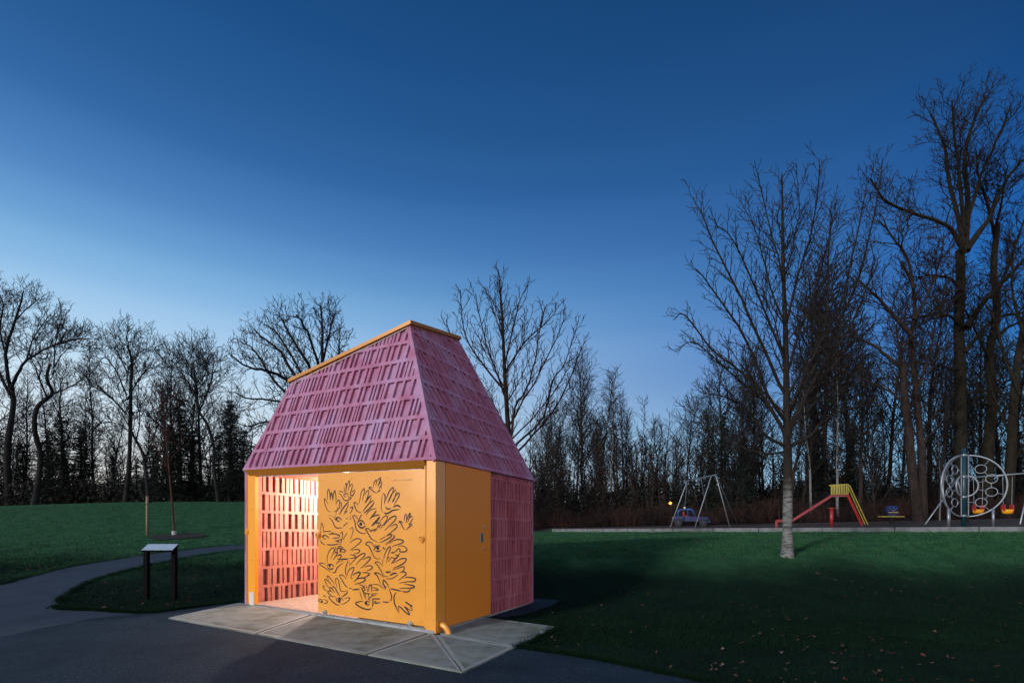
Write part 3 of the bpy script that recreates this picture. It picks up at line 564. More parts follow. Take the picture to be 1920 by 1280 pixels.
# gap shadow line under the eave on the side
gp = MB(); gp.box((.012, .25, H - .0115), (.05, vL, H - .001), W); gp.build('eave_gap', dark, hut)
# downpipe elbow at the corner foot
el = MB(); pts = []
for i in range(9):
    a = math.pi / 2 * i / 8; pts.append(W(-.005 - .145 * math.sin(a), .115, .075 - .145 * (1 - math.cos(a))))
pts.append(W(-.15, .115, -.088)); el.tube(pts, .044, 18)
elb = el.build('drain_elbow', yel, hut, smooth=True)
el = MB(); el.tube([W(-.15, .115, -.0885), W(-.15, .115, -.094)], .04, 18); el.build('pipe_mouth', dark, elb)
# ceiling lamp: the lit lamp inside
LU, LV = 3.42, 1.62
lm = MB(); lm.tube([W(LU, LV, 2.419), W(LU, LV, 2.385)], .11, 20)
lamp = lm.build('ceiling_lamp', material('lit diffuser', (.9, .9, .85), .4, emit=((1, .86, .70, 1), 14)), hut)
ld = bpy.data.lights.new('lamp_light', 'POINT'); lo = bpy.data.objects.new('lamp_light', ld); COL.objects.link(lo); lo.parent = hut
lo.location = Vector(W(LU, LV, 2.30)) - Vector(hut['org']); ld.energy = 340; ld.color = (1, .87, .76); ld.shadow_soft_size = .06

# concrete pad: five slabs with open joints
lip_m = material('trowelled slab edge', (.27, .295, .285), .65, noise=(6, (.19, .21, .20), .45, .7), bump=(60, .2, .005))
def pw(px, py):
    g = ground(px, py, .036); return (g.x, g.y)
sp_ = dict(a=(314, 1157), b=(868, 1258.5), c=(1044, 1173), d=(478, 1187), e=(688, 1225.5), f=(968, 1212))
sp_ = {k_: pw(*p) for k_, p in sp_.items()}
wp = lambda u, v: tuple(W(u, v, 0))[:2]
slabs = [[sp_['a'], sp_['d'], wp(2.62, .03), wp(4.6, .03), wp(4.62, -.02)], [sp_['d'], sp_['e'], wp(.14, .03), wp(2.60, .03)], [sp_['e'], sp_['b'], wp(-.02, -.03), wp(.12, .03)],
         [sp_['b'], sp_['f'], wp(-.10, .00), wp(0.0, -.03)], [sp_['f'], sp_['c'], wp(-.0, 1.48), wp(.03, 1.4), wp(.03, .1), wp(-.1, .02)]]
for i, s in enumerate(slabs):
    c = Vector((sum(p[0] for p in s) / len(s), sum(p[1] for p in s) / len(s)))
    def inset(s, d):
        out = []; n = len(s)
        for j in range(n):
            a, b, e = Vector(s[j - 1]), Vector(s[j]), Vector(s[(j + 1) % n])
            d1 = (b - a).normalized(); d2 = (e - b).normalized(); n1 = Vector((-d1.y, d1.x)); n2 = Vector((-d2.y, d2.x)); m = (n1 + n2)
            m = m / max(.5, m.dot(n1)); out.append(b + m * d)
        return out
    q = inset(s, .008); q2 = inset(s, .022); q3 = inset(s, .075)
    mb = MB(); n = len(q)
    def zt(p, h): return (p.x, p.y, T(p.x, p.y) + h)
    vs = [zt(p, -.06) for p in q] + [zt(p, .030) for p in q] + [zt(p, .036) for p in q2] + [zt(p, .0355) for p in q3]
    mb.add(vs, [(j, (j + 1) % n, n + (j + 1) % n, n + j) for j in range(n)] + [(n + j, n + (j + 1) % n, 2 * n + (j + 1) % n, 2 * n + j) for j in range(n)] + [tuple(range(3 * n, 4 * n))], 0)
    mb.add(vs, [(2 * n + j, 2 * n + (j + 1) % n, 3 * n + (j + 1) % n, 3 * n + j) for j in range(n)], 1)
    o = mb.build('concrete_slab', [conc_m, lip_m], org=(c.x, c.y, T(c.x, c.y)))
    tag(o, ['long warm lit slab before the open doorway, left end of the pad', 'broad grey slab in front of the sliding door', 'triangular slab with its tip at the front corner of the pad',
            'pale triangular slab right of the drain elbow', 'wide slab beside the service door, right end of the pad'][i], 'slab', 'concrete slabs round the hut', kind='structure')

# ============================================================ bare trees
class Tubes:
    """collects branch polylines and turns them into one mesh of tapering tubes"""
    def __init__(s): s.b = {}
    def add(s, pts, rs, sides):
        s.b.setdefault((len(pts), sides), []).append((pts, rs))
    def arrays(s):
        Vs, Fs, o = [], [], 0
        for (n, k), L in s.b.items():
            P = np.array([p for p, _ in L], float); Rr = np.array([r for _, r in L], float); m = len(L)
            t = np.empty_like(P); t[:, 1:-1] = P[:, 2:] - P[:, :-2]; t[:, 0] = P[:, 1] - P[:, 0]; t[:, -1] = P[:, -1] - P[:, -2]
            t /= np.linalg.norm(t, axis=2, keepdims=True) + 1e-9
            main = P[:, -1] - P[:, 0]; main /= np.linalg.norm(main, axis=1, keepdims=True) + 1e-9
            ref = np.where(np.abs(main[:, 2:3]) < .8, np.array([[0, 0, 1.]]), np.array([[1., 0, 0]]))[:, None, :]
            a = np.cross(t, np.broadcast_to(ref, t.shape)); a /= np.linalg.norm(a, axis=2, keepdims=True) + 1e-9; b = np.cross(a, t)
            ang = np.arange(k) * 2 * math.pi / k
            V = P[:, :, None, :] + Rr[:, :, None, None] * (a[:, :, None, :] * np.cos(ang)[None, None, :, None] + b[:, :, None, :] * np.sin(ang)[None, None, :, None])
            Vs.append(V.reshape(-1, 3))
            i = np.arange(n - 1)[:, None]; j = np.arange(k)[None, :]; j2 = (j + 1) % k
            f = np.stack([i * k + j, i * k + j2, (i + 1) * k + j2, (i + 1) * k + j], 2).reshape(-1, 4)
            Fs.append((f[None] + (np.arange(m) * n * k)[:, None, None]).reshape(-1, 4) + o); o += m * n * k
        return np.concatenate(Vs), np.concatenate(Fs)
    def mesh(s, name, mat, parent, org=(0, 0, 0)):
        V, Fq = s.arrays(); return fast_mesh(name, V, Fq, mat, parent, org)

def nrm(v): return v / (np.linalg.norm(v) + 1e-9)
def spread(rg, out, pts, rs, lv, S):
    """grow side branches of level lv along a polyline"""
    if lv >= len(S['len']): return
    pts = [np.array(p, float) for p in pts]
    seg = [np.linalg.norm(pts[i + 1] - pts[i]) for i in range(len(pts) - 1)]; L = sum(seg)
    n = L * S['dens'][lv]; n = int(n) + (rg.random() < n - int(n))
    f0 = S['start'][lv]; az = rg.uniform(0, 6.28)
    for c in range(n):
        f = f0 + (1 - f0) * (c + rg.uniform(.1, .9)) / n; d = f * L; i = 0
        while i < len(seg) - 1 and d > seg[i]: d -= seg[i]; i += 1
        u = min(1, d / max(seg[i], 1e-6)); p = pts[i] + (pts[i + 1] - pts[i]) * u; t = nrm(pts[i + 1] - pts[i]); r = rs[i] + (rs[i + 1] - rs[i]) * u
        az += 2.4 + rg.uniform(-.5, .5)
        a = np.cross(t, (0, 0, 1.) if abs(t[2]) < .9 else (1., 0, 0)); a = nrm(a); b = np.cross(a, t)
        side = a * math.cos(az) + b * math.sin(az)
        an = math.radians(S['ang'][lv] * rg.uniform(.75, 1.25))
        dr_ = nrm(t * math.cos(an) + side * math.sin(an) + np.array([0, 0, S['lift'][lv]]))
        ln = S['len'][lv] * rg.uniform(.55, 1.15) * (1 - S['fall'][lv] * f)
        if ln < .05: continue
        grow(rg, out, p, dr_, ln, min(r * .72, ln * S['thick'][lv] + S['rmin']), lv, S)
def grow(rg, out, p, d, ln, r0, lv, S):
    k = S['seg'][lv]; pts = [p]; g = S['gnarl'][lv]
    for i in range(k):
        d = nrm(d + np.array([rg.gauss(0, g), rg.gauss(0, g), rg.gauss(0, g) + S['up'][lv]])); p = p + d * ln / k; pts.append(p)
    rs = [max(S['rmin'], r0 * (1 - .82 * i / k)) for i in range(k + 1)]
    out.add(pts, rs, S['sides'][lv]); spread(rg, out, pts, rs, lv + 1, S)
def spec(**k):
    s = dict(dens=(3.2, 4, 5), start=(.25, .2, .2), ang=(50, 42, 40), lift=(.15, .2, .1), len=(3, 1.0, .35), fall=(.6, .5, .5), thick=(.012, .010, .010),
             seg=(6, 4, 3), gnarl=(.08, .10, .12), up=(.10, .08, .05), sides=(6, 4, 3), rmin=.005); s.update(k); return s
MAPLE = spec(dens=(3.6, 4.2, 5.0), len=(3.2, 1.15, .32), ang=(50, 38, 42), up=(.10, .07, .04), rmin=.0052, fall=(.75, .55, .5), thick=(.011, .009, .012), seg=(7, 5, 2))
BROAD = spec(dens=(2.2, 2.6, 3.6, 4), start=(.3, .25, .2, .15), ang=(50, 45, 42, 42), lift=(.1, .15, .15, .15), len=(3.6, 1.7, .8, .35), fall=(.5, .5, .4, .4), thick=(.014, .012, .011, .012),
             seg=(7, 5, 4, 2), gnarl=(.13, .14, .15, .15), up=(.05, .06, .07, .06), sides=(6, 4, 3, 3), rmin=.009)
SLIM = spec(dens=(4.2, 3.8, 4.4), start=(.35, .2, .1), ang=(42, 38, 38), len=(2.9, 1.2, .5), fall=(.75, .5, .4), rmin=.010, up=(.09, .07, .05), gnarl=(.09, .11, .12), seg=(6, 4, 2), sides=(4, 3, 3))

def barkm(name, c, c2, sc_=14, stretch=(1, 1, .25), lo=.42, hi=.6):
    return material(name, c, .9, noise=(sc_, c2, lo, hi, 8, stretch), bump=(25, .6, .02), spec=.15)
bark_grey = barkm('pale grey bark', (.20, .205, .20), (.05, .053, .05), 7, (.8, .8, 3), .44, .62)
def fade_up(m, z0, z1, col):     # the bark of the upper stem is younger and darker
    t = m.node_tree; b = t.nodes['Principled BSDF']; src = b.inputs['Base Color'].links[0].from_socket
    c = t.nodes.new('ShaderNodeTexCoord'); sp = t.nodes.new('ShaderNodeSeparateXYZ'); t.links.new(c.outputs['Object'], sp.inputs[0])
    nz = t.nodes.new('ShaderNodeTexNoise'); nz.inputs['Scale'].default_value = 5; t.links.new(c.outputs['Object'], nz.inputs['Vector'])
    a = t.nodes.new('ShaderNodeMath'); a.operation = 'MULTIPLY_ADD'; t.links.new(nz.outputs['Fac'], a.inputs[0]); a.inputs[1].default_value = .8; t.links.new(sp.outputs['Z'], a.inputs[2])
    r = t.nodes.new('ShaderNodeMapRange'); r.inputs['From Min'].default_value = z0 + .4; r.inputs['From Max'].default_value = z1 + .4; t.links.new(a.outputs[0], r.inputs['Value'])
    x = t.nodes.new('ShaderNodeMix'); x.data_type = 'RGBA'; x.inputs[7].default_value = (*col, 1); t.links.new(r.outputs[0], x.inputs[0]); t.links.new(src, x.inputs[6]); t.links.new(x.outputs[2], b.inputs['Base Color'])
fade_up(bark_grey, 1.35, 2.0, (.024, .021, .018))
bark_limb = barkm('olive grey bark', (.024, .021, .018), (.013, .011, .011))
bark_red = barkm('reddish twigs', (.035, .017, .016), (.02, .012, .012))
bark_dark = barkm('dark mossy bark', (.022, .017, .013), (.011, .012, .008), 5, (1, 1, .5))
bark_brown = barkm('brown bark', (.034, .025, .022), (.018, .014, .013), 6, (1, 1, .4))
bark_sil = barkm('blackish bark', (.018, .019, .02), (.010, .011, .012), 6, (1, 1, .4))
bark_white = barkm('white birch bark', (.16, .165, .17), (.06, .06, .06), 7, (.6, .6, 3), .55, .62)
twig_far = barkm('far twigs', (.016, .015, .015), (.040, .037, .034), .35, (1, 1, 1), .45, .65)
twig_left = barkm('far dark twigs', (.010, .013, .017), (.007, .009, .012))

def poly3(pts, Y0, dY=0.):
    n = len(pts); return [np.array(at(p[0], p[1], Y0 + dY * (i / max(1, n - 1)) + .0)) for i, p in enumerate(pts)]
def densify(p, k=3): return [np.array(q) for q in catmull([tuple(x) for x in p], k)]
def tree(name, label, cat, base, trunk, r0, r1, limbs, S, rg, trunk_mat, crown_mat, auto=None, group=None, trunk_grow=True, flare=1.35, split=None):
    """trunk: list of 3-D points; limbs: list of (points, r0, r1)"""
    t = thing(name, base, label, cat, group)
    tr_ = Tubes(); pts = densify(trunk, 7); n = len(pts)
    rs = [r0 + (r1 - r0) * (i / (n - 1)) ** .9 for i in range(n)]; rs = [r * (1 + rg.uniform(-.05, .05)) for r in rs]; rs[0] *= flare * 1.12; rs[1] *= 1 + (flare - 1) * .45; rs[2] *= 1.05
    pts[0] = pts[0] - np.array([0, 0, .15]); kk = int(n * split) if split else n; tr_.add(pts[:kk], rs[:kk], 12); tr_.mesh('trunk', trunk_mat, t, base)
    cr = Tubes()
    if split: cr.add(pts[kk - 1:], rs[kk - 1:], 9)
    for L, a, b in limbs:
        q = densify(L, 3); m = len(q); jit = S['gnarl'][0] * .4
        for i in range(1, m - 1): q[i] = q[i] + np.array([rg.gauss(0, 1), rg.gauss(0, 1), rg.gauss(0, 1)]) * jit * .35
        rr_ = [a + (b - a) * (i / (m - 1)) ** .8 for i in range(m)]
        cr.add(q, rr_, 7); spread(rg, cr, q, rr_, 1, S)
    if auto: spread(rg, cr, pts[int(n * auto):], rs[int(n * auto):], 0, S)
    elif trunk_grow: spread(rg, cr, pts[int(n * .5):], rs[int(n * .5):], 1, S)
    cr.mesh('crown', crown_mat, t, base)
    return t

rg = random.Random(42)
# ---- the young maple on the lawn right
def maple(name, label, Yd, trunk_px, limbs_px, r0, seed, tmat, cmat, S, extra=0, base=None, zmin=.28, **kw):
    rg = random.Random(seed); tp = poly3(trunk_px, Yd); b = base if base is not None else Vector((tp[0][0], Yd, T(tp[0][0], Yd)))
    tp[0] = np.array(b); limbs = []
    for px, dy, a in limbs_px:
        limbs.append((poly3(px, Yd, dy), a, max(.006, a * .22)))
    # limbs towards and away from the viewer so that the crown is round
    n = extra; top = tp[-1][2]; z0 = b[2] + zmin * (top - b[2])
    for i in range(n):
        f = (i + .5) / n; z = z0 + (top - z0) * f * .8
        j = 0
        while j < len(tp) - 2 and tp[j + 1][2] < z: j += 1
        u = (z - tp[j][2]) / max(1e-6, tp[j + 1][2] - tp[j][2]); p = tp[j] + (tp[j + 1] - tp[j]) * u
        az = i * 2.4 + rg.uniform(-.4, .4); out_ = np.array([math.cos(az) * .75, math.sin(az), 0]); ln = (1 - f * .75) * kw.get('reach', 3.0) * rg.uniform(.8, 1.1)
        an = math.radians(62 - 34 * f); d = out_ * math.sin(an) + np.array([0, 0, math.cos(an)])
        L = [p]; q = p
        for s_ in range(4): d = nrm(d + np.array([rg.gauss(0, .05), rg.gauss(0, .05), .16])); q = q + d * ln / 4; L.append(q)
        limbs.append((L, .032 * (1 - .6 * f), .007))
    return tree(name, label, 'tree', b, tp, r0, .014, limbs, S, rg, tmat, cmat, trunk_grow=True, split=kw.get('split'))
H_trunk = [(1476, 1028), (1477, 900), (1475, 800), (1474, 700), (1472, 600), (1468, 500), (1467, 400), (1466, 325)]
H_limbs = [([(1475, 838), (1430, 812), (1400, 765), (1362, 745), (1310, 735)], -.6, .045), ([(1474, 815), (1425, 735), (1392, 700), (1330, 650), (1285, 590), (1262, 600)], .8, .05),
           ([(1473, 790), (1440, 740), (1400, 640), (1350, 560), (1306, 505)], -1.2, .05), ([(1473, 740), (1430, 650), (1390, 560), (1345, 470), (1320, 410), (1300, 370)], .5, .045),
           ([(1472, 680), (1440, 600), (1400, 500), (1368, 440), (1340, 425)], -.7, .035), ([(1470, 600), (1445, 540), (1420, 440), (1385, 370)], .6, .03), ([(1469, 520), (1450, 450), (1430, 370), (1421, 330)], -.3, .025),
           ([(1479, 838), (1520, 815), (1556, 780), (1600, 765), (1650, 760)], .6, .05), ([(1478, 815), (1515, 740), (1560, 690), (1600, 640), (1650, 600)], -.9, .045),
           ([(1477, 790), (1500, 720), (1540, 640), (1580, 560), (1605, 450), (1625, 345)], .9, .055), ([(1477, 770), (1520, 700), (1575, 600), (1610, 520), (1640, 400), (1655, 300)], 1.6, .05),
           ([(1475, 700), (1500, 620), (1530, 540), (1555, 440), (1560, 375)], -.5, .04), ([(1472, 620), (1495, 520), (1520, 440), (1535, 350), (1536, 300)], .4, .035),
           ([(1470, 520), (1490, 450), (1500, 380), (1492, 320)], -.2, .022), ([(1475, 830), (1450, 770), (1360, 690), (1300, 640), (1268, 660)], 1.8, .04),
           ([(1478, 800), (1540, 690), (1590, 620), (1625, 540), (1640, 480)], -1.6, .045), ([(1476, 845), (1440, 850), (1380, 835), (1330, 800), (1280, 760)], 2.0, .035)]
maple('maple_tree', 'bare young maple with pale grey trunk standing alone on the lawn slope before the slide', 13.0, H_trunk, H_limbs, .125, 3, bark_grey, bark_limb, dict(MAPLE, dens=(3, 5.6, 7.4), len=(3, 1.1, .34), rmin=.0062), 12, zmin=.3, split=.21)
C_trunk = [(962, 1000), (956, 860), (950, 760), (946, 690), (942, 600), (938, 545), (934, 505)]
C_limbs = [([(958, 850), (969, 831), (1019, 781), (1036, 713), (1060, 680), (1085, 600)], .6, .05), ([(957, 845), (965, 764), (986, 730), (1003, 671), (1018, 590), (1026, 570)], -.8, .045),
           ([(949, 735), (901, 679), (872, 629), (866, 580), (863, 545)], .5, .04), ([(946, 690), (965, 600), (975, 560), (992, 535)], -.4, .03), ([(948, 745), (920, 670), (900, 600), (892, 550)], -.9, .035),
           ([(957, 860), (1000, 815), (1050, 750), (1080, 680), (1096, 640)], 1.2, .045), ([(955, 840), (915, 770), (880, 700), (850, 640), (836, 600)], -1, .045), ([(944, 640), (925, 580), (910, 540)], .3, .022),
           ([(957, 850), (930, 800), (890, 740), (870, 690)], 1.4, .04), ([(946, 700), (985, 640), (1030, 600), (1048, 572)], 1.0, .035), ([(953, 800), (1000, 720), (1040, 640), (1062, 590)], -1.2, .035)]
maple('maple_tree', 'bare maple rising behind the right slope of the pink roof', 16.5, C_trunk, C_limbs, .11, 8, bark_limb, bark_red, dict(MAPLE, dens=(3, 4.8, 6.2), len=(3, 1.05, .36), rmin=.0075), 11, zmin=.35)

def px_tree(name, label, Yd, trunk, limbs, r0, r1, S, seed, tm, cm, auto=None, depth=1.5, lim=1.):
    rg = random.Random(seed); tp = poly3(trunk, Yd); b = Vector((tp[0][0], Yd, T(tp[0][0], Yd))); tp[0] = np.array(b)
    for i in range(1, len(tp)): tp[i][1] += rg.uniform(-.4, .4)
    L = []
    for px, a in limbs:
        dy = rg.uniform(-1, 1) * depth * 2; q = poly3(px, Yd, dy); a *= lim; L.append((q, a, a * .28))
    return tree(name, label, 'tree', b, tp, r0, r1, L, S, rg, tm, cm, auto=auto)
big = dict(BROAD, rmin=.013, dens=(1.3, 2.1, 3.4, 4.2), len=(6, 2.8, 1.25, .5), thick=(.014, .013, .011, .012), seg=(7, 6, 4, 2))
px_tree('cottonwood_tree', 'tallest bare cottonwood, thick mossy trunk and forked top, behind the disc climber', 33, [(1805, 985), (1805, 900), (1806, 800), (1806, 700), (1807, 600), (1806, 520), (1808, 465)],
        [([(1808, 475), (1790, 440), (1770, 420), (1700, 395), (1655, 372), (1632, 335)], .16), ([(1809, 470), (1795, 400), (1778, 330), (1770, 270), (1745, 215)], .17), ([(1810, 470), (1815, 380), (1808, 310), (1815, 260), (1835, 205), (1850, 180)], .19),
         ([(1812, 470), (1835, 435), (1855, 410), (1880, 350), (1915, 300)], .22), ([(1810, 615), (1850, 560), (1890, 520), (1935, 470)], .22), ([(1805, 548), (1785, 524), (1755, 517), (1712, 520)], .12), ([(1805, 612), (1780, 593), (1750, 590), (1700, 596)], .12),
         ([(1809, 660), (1850, 610), (1890, 590), (1940, 585)], .13), ([(1802, 692), (1770, 688), (1730, 680), (1690, 682)], .07), ([(1808, 740), (1850, 730), (1900, 745), (1940, 760)], .07), ([(1808, 440), (1800, 340), (1790, 260), (1785, 190)], .14), ([(1812, 420), (1840, 330), (1870, 260), (1895, 200)], .13)],
        .39, .24, big, 5, bark_dark, bark_dark)
px_tree('alder_tree', 'bare reddish twin trunk tree leaning left, between slide and disc climber', 29, [(1722, 975), (1716, 880), (1711, 810), (1697, 750), (1689, 705), (1683, 682)],
        [([(1684, 685), (1660, 665), (1635, 645), (1601, 630), (1580, 600)], .12), ([(1686, 690), (1692, 660), (1680, 625), (1688, 580)], .10), ([(1730, 988), (1730, 900), (1729, 840), (1725, 800), (1717, 720), (1708, 640), (1714, 600), (1712, 536), (1690, 490)], .26),
         ([(1706, 625), (1675, 592), (1650, 562), (1620, 535), (1603, 518)], .13), ([(1713, 600), (1735, 560), (1760, 500), (1770, 440)], .10), ([(1712, 540), (1700, 480), (1670, 440), (1650, 400)], .09), ([(1700, 760), (1670, 735), (1620, 710), (1570, 690)], .08),
         ([(1718, 740), (1745, 660), (1755, 600), (1775, 560)], .08)], .26, .14, dict(big, len=(5, 2.9, 1.3, .55)), 6, bark_brown, bark_brown)
px_tree('cottonwood_tree', 'ivy dark bare tree close right of the tallest cottonwood', 35, [(1849, 985), (1850, 840), (1854, 740), (1857, 667), (1860, 592), (1864, 500), (1868, 420)],
        [([(1857, 680), (1830, 620), (1800, 570), (1760, 540)], .10), ([(1862, 560), (1890, 500), (1915, 430), (1935, 380)], .13), ([(1866, 450), (1850, 380), (1835, 330), (1830, 280)], .11), ([(1858, 640), (1895, 610), (1930, 600)], .1), ([(1866, 430), (1880, 370), (1890, 310)], .1),
         ([(1852, 760), (1880, 720), (1920, 700)], .08)], .36, .16, big, 7, bark_dark, bark_dark)
px_tree('cottonwood_tree', 'bare tree with mossy trunk at the right edge leaning over the swings', 31, [(1888, 985), (1896, 860), (1908, 760), (1925, 640), (1940, 520)],
        [([(1900, 830), (1870, 760), (1850, 700)], .09), ([(1912, 740), (1880, 660), (1865, 600), (1840, 560)], .11), ([(1925, 640), (1900, 560), (1900, 480)], .12), ([(1896, 870), (1930, 820), (1960, 760)], .1)], .30, .15, big, 17, bark_dark, bark_dark)
lf = dict(BROAD, rmin=.011, dens=(1.6, 3.0, 4.4, 4.8), len=(5, 2.4, 1.05, .45), seg=(7, 6, 4, 2))
px_tree('cottonwood_tree', 'tall bare forked tree at the left edge of the photo on the mound crest', 38, [(18, 958), (20, 850), (21, 761), (19, 722)],
        [([(19, 725), (10, 664), (24, 616), (38, 572), (45, 546)], .20), ([(20, 728), (38, 692), (52, 675), (93, 651), (138, 637), (166, 634)], .18), ([(19, 740), (-10, 680), (-20, 620), (-10, 560)], .18), ([(14, 680), (0, 620), (5, 570), (-5, 545)], .12), ([(30, 600), (60, 570), (75, 560)], .07), ([(21, 800), (55, 770), (90, 760)], .08), ([(50, 676), (60, 640), (85, 600), (95, 590)], .09)],
        .24, .14, lf, 21, bark_sil, twig_left, lim=.68)
px_tree('cottonwood_tree', 'bare tree with bent trunk second from the left edge', 36, [(64, 955), (67, 860), (72, 805), (80, 765), (88, 735), (94, 712), (101, 685)],
        [([(101, 688), (103, 655), (109, 620), (115, 598)], .08), ([(88, 745), (70, 700), (62, 680), (50, 650)], .10), ([(91, 745), (112, 733), (140, 720), (165, 700)], .11), ([(100, 690), (125, 655), (150, 640)], .06), ([(70, 815), (50, 806), (38, 800)], .08), ([(74, 800), (100, 790), (125, 770)], .06)],
        .19, .08, lf, 22, bark_sil, twig_left, lim=.68)
px_tree('alder_tree', 'bare spreading tree with straight trunk on the mound crest left of the sapling', 35, [(235, 958), (236, 850), (238, 726), (241, 675), (245, 650)],
        [([(236, 775), (206, 743), (175, 723), (160, 700)], .10), ([(238, 740), (215, 690), (195, 670), (180, 690)], .09), ([(241, 690), (262, 660), (285, 650)], .07), ([(240, 700), (220, 660), (210, 645)], .07), ([(243, 665), (240, 640), (235, 632)], .06), ([(238, 750), (260, 710), (280, 690), (288, 670)], .09), ([(236, 800), (205, 790), (180, 800), (165, 830)], .06)],
        .15, .06, lf, 23, bark_sil, twig_left, lim=.68)
px_tree('alder_tree', 'bare tree leaning left whose base stands just behind the wooden stake', 32, [(279, 950), (270, 885), (261, 847), (248, 800), (241, 770)],
        [([(255, 830), (262, 790), (258, 740), (265, 700)], .07), ([(243, 778), (225, 740), (215, 700)], .06), ([(265, 870), (285, 830), (300, 780), (310, 740)], .07), ([(250, 810), (230, 800), (205, 800), (180, 815)], .05)], .12, .05, lf, 24, bark_sil, twig_left, lim=.68)
px_tree('alder_tree', 'bare tall tree leaning left near the left end of the hut', 33, [(410, 955), (403, 880), (395, 836), (384, 795), (375, 767), (364, 726), (356, 700)],
        [([(375, 767), (395, 720), (400, 690), (402, 672)], .08), ([(366, 735), (340, 700), (325, 680), (315, 672)], .08), ([(358, 706), (360, 680), (352, 665)], .06), ([(395, 836), (425, 800), (440, 770)], .06), ([(380, 780), (345, 755), (320, 740)], .07), ([(365, 730), (385, 700), (380, 670)], .06)], .12, .05, lf, 25, bark_sil, twig_left, lim=.68)
px_tree('oak_tree', 'wide bare oak spreading behind the left slope of the pink roof', 23, [(601, 980), (600, 880), (601, 800), (602, 740), (604, 690)],
        [([(600, 775), (560, 725), (500, 695), (470, 690), (432, 665)], .10), ([(601, 760), (550, 700), (525, 660), (490, 630), (478, 618)], .10), ([(602, 745), (575, 680), (545, 630), (530, 600), (520, 590)], .09), ([(603, 715), (590, 660), (570, 610), (555, 590)], .08), ([(604, 690), (604, 640), (604, 600), (600, 568)], .09),
         ([(600, 800), (560, 765), (510, 750), (460, 745), (438, 735)], .08), ([(600, 820), (550, 800), (500, 790), (460, 800), (430, 780)], .07), ([(604, 680), (615, 640), (622, 600), (630, 588)], .06), ([(602, 740), (630, 690), (636, 650), (635, 620)], .07), ([(602, 760), (560, 690), (520, 625), (500, 610)], .07), ([(601, 790), (520, 720), (480, 660), (450, 640)], .08), ([(600, 830), (540, 830), (490, 830), (450, 850)], .06)],
        .30, .10, dict(BROAD, rmin=.0095, dens=(2, 3.4, 4.4, 5), len=(3.6, 1.5, .75, .34)), 26, bark_sil, barkm('black twigs', (.012, .012, .013), (.008, .008, .009)))

# ---- copies for the wood
def proto(kind, seed, tm, cm):
    rg = random.Random(seed); S = dict(SLIM)
    t = thing('bare_tree', (0, 0, -50), 'x', 'tree'); h = 10.
    pts = [np.array([0, 0, 0.])]; d = np.array([0, 0, 1.])
    for i in range(9):
        d = nrm(d + np.array([rg.gauss(0, .06), rg.gauss(0, .06), .25])); pts.append(pts[-1] + d * h / 9)
    r0 = .13; rs = [r0 * (1 - .88 * (i / 9)) for i in range(10)]
    if kind == 'birch': S.update(dens=(5.4, 4.2, 4.4), ang=(38, 35, 35), len=(2.3, 1.0, .5), start=(.3, .2, .1), up=(.04, -.05, -.10), rmin=.009); rs = [r * .75 for r in rs]
    if kind == 'cone': S.update(dens=(7, 3.6, 3.4), ang=(55, 35, 35), len=(1.9, .7, .35), start=(.12, .2, .1), fall=(.85, .5, .4), rmin=.009); rs = [r * .7 for r in rs]
    if kind == 'round': S.update(dens=(4, 3.8, 4.8), ang=(52, 42, 40), len=(3.8, 1.7, .7), start=(.3, .2, .1), rmin=.010, gnarl=(.12, .14, .15))
    if kind == 'bush': S.update(dens=(5, 3.8, 4), ang=(35, 35, 38), len=(4.6, 1.6, .6), start=(.06, .2, .1), up=(.1, .08, .05)); rs = [r * .6 for r in rs]
    if kind == 'lean': S.update(dens=(3.6, 3.8, 4.4), ang=(45, 40, 40), len=(3.2, 1.5, .6), start=(.4, .15, .1), gnarl=(.14, .15, .15))
    o = t['org']; P = [p + np.array([0, 0, -50.]) for p in pts]
    a = Tubes(); a.add(P, rs, 6); a.mesh('trunk', tm, t, o)
    c = Tubes(); spread(rg, c, P, rs, 0, S); c.mesh('crown', cm, t, o)
    return t
def conifer(seed):
    rg = random.Random(seed); t = thing('fir_tree', (0, 0, -50), 'x', 'tree'); o = t['org']
    a = Tubes(); a.add([np.array([0, 0, -50 + z]) for z in (0, 3, 6, 9.6)], [.2, .14, .08, .02], 7); a.mesh('trunk', bark_sil, t, o)
    V, Fq = [], []; z = 1.0
    while z < 9.8:
        nb = rg.randint(5, 8); L = (2.35 * (1 - z / 10.2) ** .8 + .12)
        for b in range(nb):
            az = rg.uniform(0, 6.28); ln = L * rg.uniform(.55, 1.2); k = int(ln * 15) + 4
            for i in range(k):
                f = (i + rg.random()) / k; x = f * ln; zz = z - .28 * x - .12 * x * x * .5 + .12 * f + rg.gauss(0, .05)
                for s in range(2):
                    wv = (1 - f * .6) * .30 * min(1.2, .4 + ln * .5); off = rg.uniform(-1, 1) * wv
                    c = np.array([math.cos(az) * x - math.sin(az) * off, math.sin(az) * x + math.cos(az) * off, zz - 50 - abs(off) * .3])
                    u = np.array([rg.gauss(0, 1), rg.gauss(0, 1), rg.gauss(0, .45)]); u = nrm(u) * rg.uniform(.07, .17); w_ = nrm(np.array([rg.gauss(0, 1), rg.gauss(0, 1), rg.gauss(0, 1) - .5])) * rg.uniform(.03, .09)
                    n = len(V); V += [c - u, c + u, c + w_ - u * .2]; Fq.append((n, n + 1, n + 2))
        z += rg.uniform(.16, .3)
    fast_mesh('crown', np.array(V), np.array(Fq), fir_m, t, o, smooth=False)
    return t
fir_m = material('dark fir needles', (.011, .019, .014), .8, noise=(3, (.006, .011, .009), .4, .6), spec=.2)
